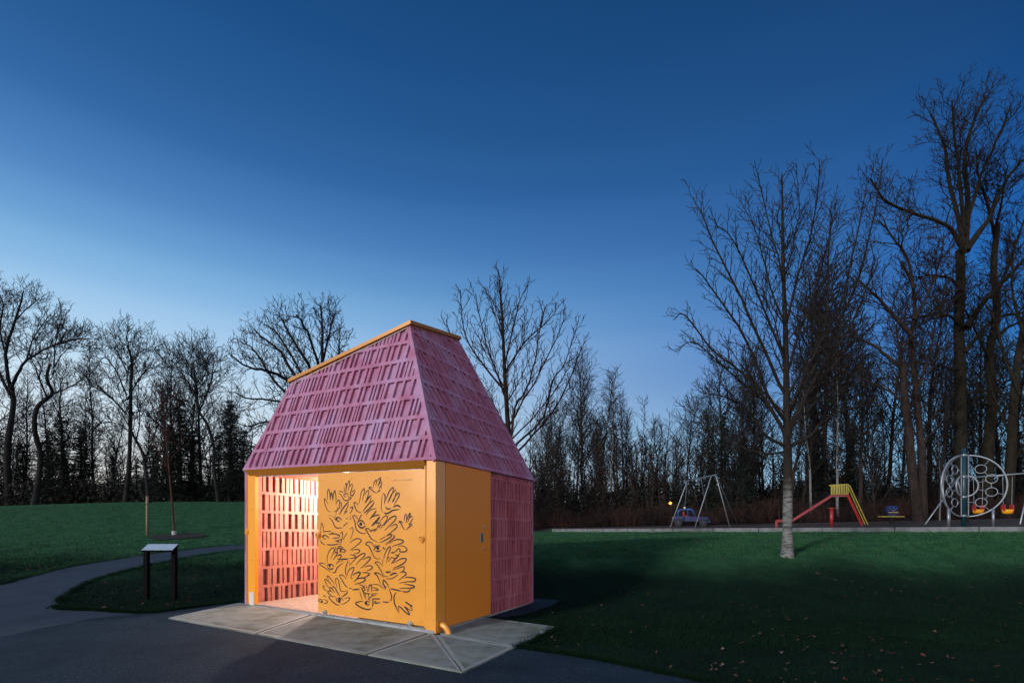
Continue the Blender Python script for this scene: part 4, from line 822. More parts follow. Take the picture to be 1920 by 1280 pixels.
PR = dict(round=[proto('round', 101, bark_brown, twig_far), proto('round', 102, bark_dark, twig_far)], birch=[proto('birch', 103, bark_white, twig_far), proto('birch', 104, bark_brown, twig_far)],
          cone=[proto('cone', 105, bark_sil, twig_far)], bush=[proto('bush', 106, bark_brown, twig_far)], lean=[proto('lean', 107, bark_brown, twig_far)],
          lround=[proto('round', 108, bark_sil, twig_left), proto('lean', 109, bark_sil, twig_left)], lslim=[proto('birch', 110, bark_sil, twig_left), proto('cone', 111, bark_sil, twig_left)],
          fir=[conifer(201), conifer(202), conifer(203)])
used = set(); PRC = {(k, i): list(t.children) for k, L in PR.items() for i, t in enumerate(L)}
KIND = dict(round='bare round crowned tree', birch='slender bare birch', cone='narrow pointed bare tree', bush='many stemmed bare tree', lean='crooked bare tree', lround='dark bare tree', lslim='thin dark bare tree', fir='dark fir')
NAME = dict(round='bare_tree', birch='birch_tree', cone='bare_tree', bush='bare_tree', lean='bare_tree', lround='bare_tree', lslim='bare_tree', fir='fir_tree')
def place(kind, idx, px, top, Yd, zrot, label, group, wide=1., tilt=0.):
    src = PR[kind][idx]; x = (px - 960) / 950 * Yd; z = T(x, Yd); h = (CZ + (972 - top) / 950 * Yd - z) / 10.
    if (kind, idx) in used:
        o = src.copy(); COL.objects.link(o)
        for ch in PRC[(kind, idx)]:
            c = ch.copy(); COL.objects.link(c); c.parent = o
    else: o = src; used.add((kind, idx))
    o.name = NAME[kind]
    o.location = (x, Yd, z - .1); o.rotation_euler = (tilt * .3, tilt, zrot); o.scale = (h * wide, h * wide, h)
    tag(o, label, 'tree', group); return o
# kind, proto, px, top, depth, zone
Z_L = 'on the mound crest left of the hut'; Z_B = 'between the pink hut and the orange lamp'; Z_S = 'behind the swing frame'; Z_D = 'behind the red slide'; Z_C = 'behind the disc climber'
wood = [('lround', 0, -25, 640, 40, Z_L), ('lround', 1, 128, 700, 44, Z_L), ('lslim', 0, 160, 740, 42, Z_L), ('lround', 0, 205, 780, 40, Z_L), ('lslim', 0, 300, 690, 43, Z_L), ('lslim', 1, 312, 705, 40, Z_L), ('lround', 1, 335, 672, 41, Z_L), ('lslim', 0, 352, 690, 39, Z_L), ('lround', 0, 378, 668, 42, Z_L),
        ('lslim', 1, 430, 700, 38, Z_L), ('lround', 1, 448, 770, 40, Z_L), ('lslim', 0, 180, 660, 46, Z_L), ('lslim', 0, 45, 700, 45, Z_L), ('lslim', 1, 90, 690, 47, Z_L), ('lround', 1, 262, 800, 38, Z_L),
        ('fir', 0, 120, 775, 38, Z_L), ('fir', 1, 152, 800, 40, Z_L), ('fir', 2, 92, 800, 41, Z_L), ('fir', 1, 338, 742, 38, Z_L), ('fir', 0, 320, 790, 36, Z_L), ('fir', 2, 362, 800, 37, Z_L), ('fir', 0, 432, 745, 37, Z_L), ('fir', 2, 452, 800, 36, Z_L), ('fir', 1, 410, 810, 38, Z_L), ('fir', 2, -5, 790, 40, Z_L), ('fir', 1, 48, 830, 42, Z_L), ('fir', 0, 215, 850, 44, Z_L), ('fir', 2, 258, 855, 44, Z_L), ('fir', 1, 290, 830, 42, Z_L),
        ('bush', 0, 1010, 800, 44, Z_B), ('round', 0, 1040, 770, 46, Z_B), ('birch', 1, 1075, 705, 43, Z_B), ('round', 1, 1096, 690, 46, Z_B), ('birch', 0, 1146, 702, 41, Z_B), ('birch', 1, 1128, 715, 44, Z_B), ('lean', 0, 1172, 750, 47, Z_B), ('cone', 0, 1206, 815, 50, Z_B), ('birch', 1, 1228, 800, 50, Z_B), ('cone', 0, 1250, 770, 50, Z_B), ('bush', 0, 1110, 800, 42, Z_B), ('bush', 0, 1180, 850, 44, Z_B), ('bush', 0, 1058, 830, 42, Z_B), ('fir', 1, 1225, 880, 46, Z_B), ('fir', 0, 1020, 870, 46, Z_B),
        ('round', 0, 1290, 760, 42, Z_S), ('birch', 1, 1315, 735, 42, Z_S), ('round', 1, 1345, 690, 38, Z_S), ('bush', 0, 1380, 720, 36, Z_S), ('round', 0, 1405, 660, 40, Z_S), ('birch', 1, 1430, 680, 38, Z_S), ('fir', 0, 1362, 765, 37, Z_S), ('fir', 2, 1395, 800, 35, Z_S), ('fir', 1, 1335, 830, 38, Z_S), ('cone', 0, 1275, 800, 44, Z_S),
        ('birch', 1, 1500, 560, 37, Z_D), ('round', 1, 1532, 520, 38, Z_D), ('birch', 1, 1552, 430, 36, Z_D), ('birch', 0, 1572, 640, 33, Z_D), ('round', 0, 1590, 560, 40, Z_D), ('lean', 0, 1615, 640, 34, Z_D), ('bush', 0, 1640, 690, 34, Z_D), ('fir', 2, 1540, 800, 36, Z_D), ('fir', 0, 1590, 790, 38, Z_D), ('birch', 1, 1655, 560, 40, Z_D), ('lean', 0, 1480, 700, 36, Z_D), ('birch', 0, 1520, 700, 34, Z_D),
        ('round', 0, 1745, 560, 40, Z_C), ('bush', 0, 1775, 700, 36, Z_C), ('birch', 1, 1690, 640, 42, Z_C), ('lean', 0, 1760, 690, 34, Z_C), ('round', 1, 1830, 600, 42, Z_C), ('bush', 0, 1845, 690, 37, Z_C), ('lean', 0, 1880, 620, 40, Z_C), ('birch', 1, 1905, 560, 38, Z_C), ('fir', 1, 1720, 840, 38, Z_C), ('fir', 0, 1870, 820, 39, Z_C), ('fir', 2, 1915, 800, 37, Z_C), ('bush', 0, 1935, 660, 35, Z_C), ('round', 1, 1960, 520, 37, Z_C), ('birch', 0, 1762, 820, 30, Z_C)]
ORD = ['leftmost', 'second from left', 'third from left', 'fourth from left', 'fifth from left', 'sixth from left', 'seventh from left', 'eighth from left', 'ninth from left', 'tenth from left', 'eleventh from left', 'twelfth from left', 'thirteenth from left', 'fourteenth from left', 'fifteenth from left', 'sixteenth from left']
rg = random.Random(77); cnt = {}
for it in sorted(wood, key=lambda q: (q[5], KIND[q[0]], q[2])):
    k, i, px, top, Yd, zone = it; c = cnt[(zone, KIND[k])] = cnt.get((zone, KIND[k]), -1) + 1
    m = sum(1 for q in wood if q[5] == zone and KIND[q[0]] == KIND[k])
    lab = f'{KIND[k]} {zone}' if m == 1 else f'{KIND[k]} {zone}, {ORD[c]}'
    place(k, i, px, top, Yd, rg.uniform(0, 6.28), lab, 'trees of the wood ' + zone, wide=rg.uniform(.85, 1.1) * (1.0 if k != 'fir' else 1.0 if zone != Z_L else 1.45), tilt=rg.uniform(-.05, .05))

# ---- the mass of the wood farther off, and its undergrowth
def far_wood(name, label, xr, yr, n, hr, mat, seed, dens=1.):
    rg = random.Random(seed); t = Tubes()
    for i in range(n):
        y = rg.uniform(*yr); x = (rg.uniform(*xr) - 960) / 950 * y; z = T(x, y); h = rg.uniform(*hr) * (y / 50.) ** .3
        lx, ly = rg.gauss(0, .06), rg.gauss(0, .05); r = rg.uniform(.05, .13); P = []
        for s in range(6): P.append(np.array([x + lx * h * s / 5 + rg.gauss(0, .12), y + ly * h * s / 5, z + h * s / 5]))
        t.add(P, [max(.02, r * (1 - .16 * s)) for s in range(6)], 4)
        for b in range(int(44 * dens)):
            f = rg.uniform(.12, 1) ** .8; p = P[0] + (P[-1] - P[0]) * f; az = rg.uniform(0, 6.28); ln = h * rg.uniform(.08, .26) * (1.15 - f * .7)
            d = nrm(np.array([math.cos(az), math.sin(az), rg.uniform(.2, 1.6)])); q = [p]
            for s in range(3): d = nrm(d + np.array([rg.gauss(0, .15), rg.gauss(0, .15), .14])); q.append(q[-1] + d * ln / 3)
            t.add(q, [.028, .022, .018, .014], 3)
            for s2 in range(3):
                e = nrm(d + np.array([rg.gauss(0, .6), rg.gauss(0, .6), rg.gauss(.2, .4)])); b0 = q[rg.choice((1, 2, 3))]
                t.add([b0, b0 + e * ln * .45], [.018, .012], 3)
    o = t.mesh(name, mat, None); tag(o, label, 'wood', kind='stuff'); return o
far_wood('distant_wood', 'hazy mass of bare trees far behind the playground', (780, 2010), (46, 78), 160, (7.5, 12.5), twig_far, 31)
far_wood('distant_wood', 'dark mass of bare trees behind the mound crest', (-60, 800), (44, 66), 80, (6, 9.5), twig_left, 32)
far_wood('understory', 'tall bare scrub along the edge of the wood behind the playground', (800, 2000), (37, 46), 130, (3.5, 7), bark_brown, 33, .8)

def undergrowth(name, label, xr, yr, n, mat, seed, hz):
    rr_ = np.random.default_rng(seed); y = rr_.uniform(*yr, n); x = (rr_.uniform(*xr, n) - 960) / 950 * y
    bump_ = .55 + .45 * np.sin(x * .9 + np.sin(x * .37) * 2 + y * .2) * np.sin(x * .23 + 1.3)
    z = terrain(x, y) + rr_.random(n) ** 1.4 * hz * (.45 + .75 * bump_)
    c = np.stack([x, y, z], 1); u = rr_.normal(size=(n, 3)); u /= np.linalg.norm(u, axis=1, keepdims=True); v = rr_.normal(size=(n, 3)); v /= np.linalg.norm(v, axis=1, keepdims=True)
    s = rr_.uniform(.06, .17, (n, 1)) * (y[:, None] / 38)
    V = np.stack([c - u * s, c + u * s, c + v * s * .9], 1).reshape(-1, 3)
    o = fast_mesh(name, V, np.arange(n * 3).reshape(-1, 3), mat, smooth=False); tag(o, label, 'undergrowth', kind='stuff'); return o
leafd = material('dark evergreen leaves', (.010, .015, .010), .7, noise=(.8, (.014, .010, .009), .45, .6), spec=.25)
undergrowth('undergrowth', 'low dark evergreen undergrowth filling the foot of the wood', (860, 2010), (37, 50), 140000, leafd, 1, 3.1)
undergrowth('undergrowth', 'dark evergreen undergrowth along the mound crest', (-60, 880), (37, 44), 52000, leafd, 2, 2.2)
def brambles(name, label, xr, yf, n, mat, seed, hmax=1.3):
    rg = random.Random(seed); t = Tubes()
    for i in range(n):
        px = rg.uniform(*xr); y = yf(px) + rg.uniform(0, 1) ** 1.3 * 8; x = (px - 960) / 950 * y; z = T(x, y); az = rg.uniform(0, 6.28); ln = rg.uniform(.5, 2.2); h = rg.uniform(.3, hmax) * (.35 + .65 * abs(math.sin(x * .5 + math.sin(x * 1.7)))) * rg.uniform(.4, 1)
        P = [np.array([x + math.cos(az) * ln * s / 4, y + math.sin(az) * ln * s / 4, z + h * math.sin(math.pi * min(1, .12 + s / 4.6)) + rg.gauss(0, .03)]) for s in range(5)]
        t.add(P, [.010, .009, .008, .007, .006], 3)
    o = t.mesh(name, mat, None); tag(o, label, 'brambles', kind='stuff'); return o
bram = barkm('red brown bramble stems', (.022, .015, .013), (.075, .038, .030), .6, (1, 1, 1), .48, .68)
brambles('brambles', 'red brown tangle of bramble stems behind the playground', (990, 1990), lambda px: 33 + (1400 - px) * .004, 15000, bram, 9, 2.3)
leaf_litter = material('leaf litter ground', (.024, .014, .011), .95, noise=(1.2, (.012, .008, .007), .4, .7), bump=(9, 1, .08))
def kerb_y(x): return 31 - .913 * (x - 2.5)
litter_poly = [(x, kerb_y(x) + .25) for x in (2.6, 6, 10, 14, 18, 24, 30)] + [(60, 20), (90, 75), (-10, 75), (-4, 40), (1.2, 34)]
pl = drape('playground_ground', litter_poly, leaf_litter, .012, step=.9); tag(pl, 'dark bark chips and fallen leaves under the play equipment', kind='structure')
lp2 = [(-60, 37), (-30, 36.6), (-12, 36), (2, 36), (2, 75), (-90, 75)]
tag(drape('wood_floor', lp2, material('wood floor', (.02, .018, .015), .95, bump=(6, 1, .1)), .012, step=1.2), 'dark leaf covered ground under the trees on the mound', kind='structure')
# ============================================================ playground
galv = material('galvanised tube', (.27, .31, .35), .42, metal=.6, noise=(8, (.18, .21, .24), .4, .7))
red_p = material('red paint', (.32, .016, .022), .4, noise=(4, (.34, .03, .03), .4, .7))
pinkred = material('faded red paint', (.25, .030, .038), .5, noise=(5, (.28, .04, .045), .4, .7))
yel_p = material('yellow paint', (.44, .37, .06), .5, noise=(5, (.30, .26, .05), .4, .7))
blue_p = material('blue paint', (.005, .014, .085), .6, noise=(6, (.005, .013, .08), .4, .7))
blue_l = material('light blue paint', (.010, .085, .30), .5)
teal = material('dark teal paint', (.008, .045, .065), .35)
black_r = material('black rubber', (.012, .012, .013), .8)
lens_m = material('pale lens', (.75, .60, .50), .4)
kerb_m = material('kerb concrete', (.17, .185, .19), .85, noise=(3, (.09, .10, .10), .42, .65, 8), bump=(50, .4, .01))
# kerb along the front of the playground
a = Vector((2.5, 31.0)); b = Vector((25, kerb_y(25))); L = (b - a).length; d = (b - a) / L; nn = Vector((-d.y, d.x)); n = 13
kb = thing('playground_kerb', (a.x, a.y, T(a.x, a.y)), 'long low concrete kerb retaining the playground at the top of the lawn', 'kerb')
pos = 0; rg = random.Random(2)
segs = [2.6] + [rg.uniform(2.0, 2.6) for _ in range(14)]
for s in segs:
    if pos > L: break
    mb = MB(); p, q = a + d * (pos + .012), a + d * (pos + s - .012); w2 = .09
    z0, z1 = T(p.x - nn.x * .3, p.y - nn.y * .3), T(q.x - nn.x * .3, q.y - nn.y * .3)
    P = [(p - nn * w2, z0), (q - nn * w2, z1), (q + nn * w2, z1), (p + nn * w2, z0)]
    mb.hexa([(v.x, v.y, z - .12) for v, z in P] + [(v.x, v.y, z + .185) for v, z in P]); mb.build('kerb_block', kerb_m, kb, bevel=.012); pos += s
Tp = lambda x, y: T(x, y)

# A-frame swing without seats, left
def ap(px, py, Yd): return np.array(at(px, py, Yd))
sw = thing('swing_set', (at(1350, 985, 28)[0], 28, T(at(1350, 985, 28)[0], 28)), 'grey galvanised swing frame with six splayed legs standing behind the blue toy jeep', 'swing frame')
topL, topR = ap(1289, 900, 30.5), ap(1342, 890, 27.0)
m = MB(); m.tube([topL, (topL + topR) / 2, topR], .033, 10); m.build('top_bar', galv, sw, smooth=True)
for t_, px, Yd in ((topL, 1256, 29.8), (topL, 1280, 31.6), (topL + (topR - topL) * .86, 1302, 26.4), (topL + (topR - topL) * .5, 1331, 30.6), (topR, 1369, 26.0), (topR, 1385, 28.2)):
    x = (px - 960) / 950 * Yd; foot = np.array([x, Yd, T(x, Yd) - .05]); mid_ = t_ + (foot - t_) * .06 + np.array([0, 0, .0])
    m = MB(); m.tube([t_, mid_, foot], .030, 10); m.build('leg', galv, sw, smooth=True)

# toy jeep
jx, jy = (1296 - 960) / 950 * 31., 31.
jz = T(jx, jy); ang = R(-24)
jeep = thing('toy_jeep', (jx, jy, jz), 'blue playground jeep with red seats and roll bars, parked behind the kerb', 'toy jeep')
ca, sa = math.cos(ang), math.sin(ang)
def J(x, y, z): return (jx + ca * x - sa * y, jy + sa * x + ca * y, jz + z)
def jb_(name, parts, mat, parent=jeep, **k):
    m = MB()
    for p in parts:
        if p[0] == 'b': m.box(p[1], p[2], J)
        elif p[0] == 't': m.tube([J(*q) for q in p[1]], p[2], p[3] if len(p) > 3 else 8)
        elif p[0] == 'h': m.hexa([J(*q) for q in p[1]])
    return m.build(name, mat, parent, **k)
jb_('body', [('b', (-1.02, -.42, .30), (-.02, .42, .62)), ('h', [(-.02, -.42, .30), (1.0, -.36, .30), (1.0, .36, .30), (-.02, .42, .30), (-.02, -.42, .62), (.98, -.34, .56), (.98, .34, .56), (-.02, .42, .62)]),
             ('b', (.45, -.50, .42), (1.06, -.37, .50)), ('b', (.45, .37, .42), (1.06, .50, .50)), ('b', (-1.05, -.50, .42), (-.35, -.43, .52)), ('b', (-1.05, .43, .42), (-.35, .50, .52))], blue_p, bevel=.02)
jb_('bumper', [('b', (-1.10, -.46, .24), (-1.03, .46, .33))], blue_l, bevel=.01); jb_('bumper', [('b', (1.01, -.42, .24), (1.08, .42, .33))], blue_l, bevel=.01)
jb_('plate', [('b', (-1.115, -.16, .22), (-1.101, .16, .35))], blue_l)
for x, y in ((-.70, -.44), (-.70, .44), (.72, -.43), (.72, .43)):
    s_ = -1 if y < 0 else 1; wl = jb_('wheel', [('t', [(x, y - .06, .24), (x, y + .06, .24)], .235, 18)], black_r); jb_('hub', [('t', [(x, y - .072, .24), (x, y + .072, .24)], .09, 12)], blue_p, wl)
for y in (-.30, .30): jb_('tail_lamp', [('t', [(-1.03, y * 1.2, .48), (-1.06, y * 1.2, .48)], .07, 12)], lens_m)
for y in (-.36, .36): jb_('roll_bar', [('t', [(-.80, y, .60), (-.74, y, .95), (-.60, y, 1.02), (.0, y, 1.02), (.10, y, .98), (.22, y, .62)], .028), ('t', [(-.18, y, .62), (-.18, y, .95), (-.10, y, 1.02)], .026)], blue_l, smooth=True)
jb_('roof_rack', [('t', [(-.60, -.36, 1.02), (-.60, .36, 1.02)], .026), ('t', [(.0, -.36, 1.02), (.0, .36, 1.02)], .026), ('b', (-.40, -.36, 1.035), (.05, .36, 1.075))], blue_l)
for y in (-.2, .2): jb_('roof_lamp', [('t', [(-.42, y, 1.13), (-.34, y, 1.13)], .06, 12)], lens_m)
for y in (-.18, .18): jb_('seat', [('b', (-.42, y - .13, .60), (-.12, y + .13, .68)), ('b', (-.46, y - .13, .66), (-.38, y + .13, .90))], red_p, bevel=.03)
jb_('steering_wheel', [('t', [(.08 + .1 * math.cos(a_) * .4, -.18 + .12 * math.sin(a_), .80 + .1 * math.cos(a_)) for a_ in np.arange(0, 6.4, .5)], .012, 6)], black_r)
jb_('mirror', [('t', [(.2, -.42, .62), (.3, -.62, .70)], .012), ('b', (.26, -.72, .64), (.30, -.56, .78))], black_r)

# slide
SY = 24.; sg = T((1590 - 960) / 950 * SY, SY)
slide = thing('slide', ((1590 - 960) / 950 * SY, SY, sg), 'long red slide with yellow railing and yellow handrail beside its ladder', 'slide')
_sr = np.array([.66, 1, 0]) / 1.198
def sv(px, py, dy=0.): return np.array(at(px, py, SY)) + _sr * dy
def flatbar(m, p, q, h, w_):
    p, q = np.array(p), np.array(q); y = _sr * w_ / 2.; t = nrm(q - p); u = nrm(np.cross(t, _sr)) * h / 2
    m.hexa([p - y - u, q - y - u, q + y - u, p + y - u, p - y + u, q - y + u, q + y + u, p + y + u])
m = MB()
for dy in (-.26, .26):
    for p, q in (((1456, 976), (1487, 975)), ((1487, 975), (1560, 929)), ((1560, 929), (1591, 928))): flatbar(m, sv(*p, dy), sv(*q, dy), .11, .035)
m.build('chute_side', pinkred, slide)
m = MB()
for p, q in (((1456, 978), (1487, 977)), ((1487, 977), (1560, 931)), ((1560, 931), (1591, 930))): flatbar(m, sv(*p), sv(*q), .02, .49)
m.build('chute_bed', steel, slide)
for dy in (-.26, .26): m = MB(); m.tube([sv(1456, 976, dy), sv(1456, 990, dy)], .035, 8); m.build('chute_leg', pinkred, slide)
m = MB()
for dy in (-.28, .28): flatbar(m, sv(1589, 927, dy), sv(1617, 985, dy), .10, .05)
m.build('ladder_side', red_p, slide)
m = MB()
for i in range(6):
    f = (i + .6) / 6.4; p = sv(1589 + 28 * f, 927 + 58 * f, -.26); q = sv(1589 + 28 * f, 927 + 58 * f, .26); flatbar(m, p, q, .03, .12) if False else m.tube([p, q], .03, 8)
m.build('step', red_p, slide)
for dy in (-.3, .3):
    m = MB(); m.tube([sv(1555, 910, dy), sv(1590, 908, dy)], .022, 8)
    for i in range(11):
        px = 1559 + i * 3.1; m.tube([sv(px, 927, dy), sv(px, 909.5, dy)], .020, 6)
    m.build('railing', yel_p, slide)
    m = MB(); m.tube([sv(1588, 908, dy), sv(1593, 910, dy), sv(1627, 983, dy)], .02, 8); m.tube([sv(1588, 912, dy), sv(1591, 915, dy), sv(1622, 983, dy)], .016, 8); m.build('handrail', yel_p, slide)

# red post seat
bx = at(1559, 985, 23.); bz = T(bx.x, 23.)
rp = thing('post_seat', (bx.x, 23., bz), 'red steel post with round flat top behind the kerb, under the slide', 'post')
m = MB(); m.tube([(bx.x, 23., bz - .05), (bx.x, 23., at(0, 953, 23.)[2])], .075, 16); m.build('post', red_p, rp, smooth=True)
m = MB(); z = at(0, 953, 23.)[2]; m.tube([(bx.x, 23., z), (bx.x, 23., z + .035)], .15, 20); m.build('top_plate', red_p, rp)

# spring rider
ry = 26.; rc = at(1671, 985, ry); rz = T(rc.x, ry)
rid = thing('spring_rider', (rc.x, ry, rz), 'blue figure shaped spring rider with a yellow plank seat, between slide and climber', 'spring rider')
def rv(px, py, dy=0.): return tuple(np.array(at(px, py, ry)) + np.array([0, dy, 0]))
m = MB(); pts = [(rc.x + .09 * math.cos(a_), ry + .09 * math.sin(a_), rz + .0 + a_ / 44 * (at(0, 970, ry)[2] - rz)) for a_ in np.arange(0, 44, .6)]; m.tube(pts, .016, 6); m.build('spring', black_r, rid)
m = MB(); c = at(1671, 968, ry); m.box((c.x - .58, ry - .13, c.z - .02), (c.x + .58, ry + .13, c.z + .025)); m.build('plank', yel_p, rid)
outline = [(1666, 967), (1661, 960), (1660, 952), (1664, 948), (1669, 949), (1671, 955), (1674, 949), (1679, 948), (1681, 952), (1680, 958), (1684, 960), (1683, 964), (1676, 967)]
m = MB(); n = len(outline); m.add([rv(*p, -.05) for p in outline] + [rv(*p, .05) for p in outline], [tuple(range(n)), tuple(range(2 * n - 1, n - 1, -1))] + [(i, n + i, n + (i + 1) % n, (i + 1) % n) for i in range(n)]); m.build('body', blue_p, rid)
for px in (1669.5, 1677):
    m = MB(); q = np.array(rv(px, 951.5)); m.tube([q + np.array([.095 * math.cos(a_), -.06, .075 * math.sin(a_)]) for a_ in np.arange(0, 6.28, .5)], .022, 6, closed=True); m.build('eye_ring', blue_l, rid)
m = MB(); q = np.array(rv(1672, 960)); m.box((q[0] - .2, ry - .07, q[2] - .02), (q[0] + .3, ry - .051, q[2] + .02)); m.tube([q + np.array([-.0, -.2, .1]), q + np.array([-.0, .2, .1])], .018, 8); m.build('handle', yel_p, rid)

# disc climber: three half discs round a post
CY = 19.; cc_ = at(1807, 911, CY); cgz = T(cc_.x, CY)
cl = thing('disc_climber', (cc_.x, CY, cgz), 'round grey tube climber of three half discs with small rings on a dark teal post', 'climber')
m = MB(); m.tube([(cc_.x, CY, cgz - .1), (cc_.x, CY, at(0, 842, CY)[2])], .068, 20); m.sphere((cc_.x, CY, at(0, 842, CY)[2]), .068, 16, 5, (1, 1, .5), top=True); m.build('centre_post', teal, cl, smooth=True)
for py in (853, 893, 931, 966): m = MB(); m.tube([(cc_.x, CY, at(0, py, CY)[2] - .03), (cc_.x, CY, at(0, py, CY)[2] + .03)], .085, 20); m.build('clamp', galv, cl)
ax_, bz_ = 1.17, 1.14
for wi, az in enumerate((-41.7, -41.7 + 122, -41.7 + 238)):
    az = R(az); dx, dy = math.cos(az), math.sin(az)
    def K(r, h): return (cc_.x + dx * r, CY + dy * r, cc_.z + h)
    fr = MB(); fr.tube([K(.08 + (ax_ - .08) * math.sin(t_), bz_ * math.cos(t_)) for t_ in np.linspace(0, math.pi, 34)], .031, 10)
    wing = fr.build('rim', galv, cl, smooth=True)
    q = MB(); q.tube([K(.13, bz_ * .98), K(.13, -bz_ * .98)], .02, 8); q.build('inner_bar', galv, wing)
    q = MB(); q.tube([K(.08 + .32 * math.sin(t_), .38 * math.cos(t_)) for t_ in np.linspace(0, math.pi, 22)], .030, 10); q.build('inner_ring', galv, wing, smooth=True)
    rings = [(.47, .61), (.76, .235), (.76, -.24), (.48, -.62)]
    for (r_, h_) in rings:
        q = MB(); q.tube([K(r_ + .16 * math.cos(t_), h_ + .155 * math.sin(t_)) for t_ in np.arange(0, 2 * math.pi - .01, math.pi / 12)], .015, 8, closed=True); q.build('small_ring', galv, wing, smooth=True)
    for a_, b_ in (((.14, .6), (.40, .6)), ((.73, .73), (.89, .92)), ((.74, .49), (.85, .36)), ((.78, .18), (.46, .10)), ((1.15, .29), (1.45, .36)), ((.97, .08), (.97, -.085)), ((.77, -.19), (.46, -.13)), ((1.16, -.29), (1.43, -.35)), ((.86, -.37), (.76, -.50)), ((.14, -.6), (.41, -.62)), ((.72, -.75), (.90, -.90))):
        q = MB(); q.tube([K(a_[0] * .775, a_[1]), K(b_[0] * .775, b_[1])], .014, 6); q.build('brace', galv, wing)
    lx, ly, _ = K(.80, 0); q = MB(); q.tube([(lx, ly, cc_.z - .84), (lx, ly, T(lx, ly) - .05)], .042, 12); q.build('support_post', galv, cl, smooth=True)

# toddler swings behind the climber
TY = 23.; b0, b1 = ap(1795, 897, TY + 1), ap(1935, 886, TY - 1.0)
ts = thing('swing_set', (b0[0], TY, T(b0[0], TY)), 'grey swing frame with long top bar behind the disc climber holding two bucket seats', 'swing frame')
m = MB(); m.tube([b0, b1], .035, 10); m.build('top_bar', galv, ts, smooth=True)
for t_, px, Yd in ((b0, 1733, TY + .2), (b0, 1816, TY + 2.2), (b1, 1912, TY - 2.4), (b1, 1960, TY - .2)):
    x = (px - 960) / 950 * Yd; m = MB(); m.tube([t_, (x, Yd, T(x, Yd) - .05)], .032, 10); m.build('leg', galv, ts, smooth=True)
orange_s = material('orange yellow plastic', (.85, .36, .015), .35); red_s = material('dark red plastic', (.30, .02, .02), .5)
for px, lab in ((1834, 'orange bucket swing seat seen through the disc climber'), (1889, 'orange bucket swing seat hanging right of the disc climber')):
    f = (px - 1795) / 140; tpz = b0 + (b1 - b0) * f; Yd = tpz[1]; x = (px - 960) / 950 * Yd; z = at(0, 957, Yd)[2]
    s = thing('bucket_swing', (x, Yd, z), lab, 'swing seat', 'bucket seats of the toddler swing')
    m = MB(); prof = [(.205, .06), (.20, -.02), (.17, -.10), (.10, -.13)]; n = 18; vs = []
    for r_, h_ in prof:
        for j in range(n): vs.append((x + r_ * math.cos(6.2832 * j / n), Yd + r_ * .8 * math.sin(6.2832 * j / n), z + h_))
    fs = [(i * n + j, i * n + (j + 1) % n, (i + 1) * n + (j + 1) % n, (i + 1) * n + j) for i in range(3) for j in range(n)] + [tuple(range(3 * n, 4 * n))]
    m.add(vs, fs); so = m.build('bucket', orange_s, s); md = so.modifiers.new('thick', 'SOLIDIFY'); md.thickness = .02
    for sgn in (-1, 1):
        m = MB(); m.box((x + sgn * .19 - .03, Yd - .1, z - .01), (x + sgn * .19 + .03, Yd + .1, z + .27)); m.build('side_guard', red_s, s, bevel=.02)
        m = MB(); m.tube([(x + sgn * .19, Yd, z + .26), (x + sgn * .22, tpz[1], tpz[2] - .03)], .011, 6); m.build('chain', galv, s)

# lamp far off, lit orange
LY = 36.5; lp_ = at(1257, 943, LY); lz = T(lp_.x, LY)
sl_ = thing('street_lamp', (lp_.x, LY, lz), 'small lamp glowing orange between the bare trees above the toy jeep', 'street lamp')
m = MB(); m.tube([(lp_.x, LY, lz), (lp_.x, LY, lp_.z - .08)], .03, 8); m.build('pole', black_r, sl_)
m = MB(); m.sphere((lp_.x, LY, lp_.z), .10, 14, 8); m.build('globe', material('lit sodium globe', (.9, .4, .1), .4, emit=((1, .21, .015, 1), 9)), sl_)

# ============================================================ left: information sign, sapling, stake, mulch
sx_, sy_ = at(299, 0, 9.75).x, 9.75; sgz = T(sx_, sy_)
sign = thing('information_sign', (sx_, sy_, sgz), 'low information sign, pale slanted panel on two black posts, left of the hut', 'sign')
blk = material('black painted steel', (.0015, .0015, .002), .8, spec=.1)
for px in (275, 327):
    m = MB(); c = at(px, 0, 9.8); g = T(c.x, 9.8); m.box((c.x - .038, 9.76, g - .1), (c.x + .038, 9.84, 1.07)); m.build('post', blk, sign, bevel=.004)
fl_, frr = at(264.4, 1031, 9.62), at(323.6, 1031, 9.62); bl, br = at(277.6, 1019.5, 9.98), at(334.8, 1019.5, 9.98)
nrm_ = nrm(np.cross(np.array(frr - fl_), np.array(bl - fl_)))
def slab4(m, P, t0, t1): m.hexa([np.array(p) + nrm_ * t0 for p in P] + [np.array(p) + nrm_ * t1 for p in P])
m = MB(); slab4(m, [fl_, frr, br, bl], -.035, 0); m.build('tray', blk, sign, bevel=.003)
cm = (np.array(fl_) + np.array(frr) + np.array(bl) + np.array(br)) / 4
PI_ = [cm + (np.array(p) - cm) * .985 for p in (fl_, frr, br, bl)]
pan = material('glossy printed panel', (.52, .56, .58), .22, noise=(3, (.42, .48, .50), .4, .6, 2), coat=.5)
m = MB(); slab4(m, PI_, .0005, .005); pn = m.build('panel', pan, sign)
m = MB()
for i in range(4):
    for (p, q) in ((PI_[0], PI_[1]), (PI_[3], PI_[2])):
        c = p + (q - p) * (.06 + .293 * i); c = c + (cm - c) * .05; m.tube([c + nrm_ * .005, c + nrm_ * .009], .007, 10)
m.build('screw', blk, pn)

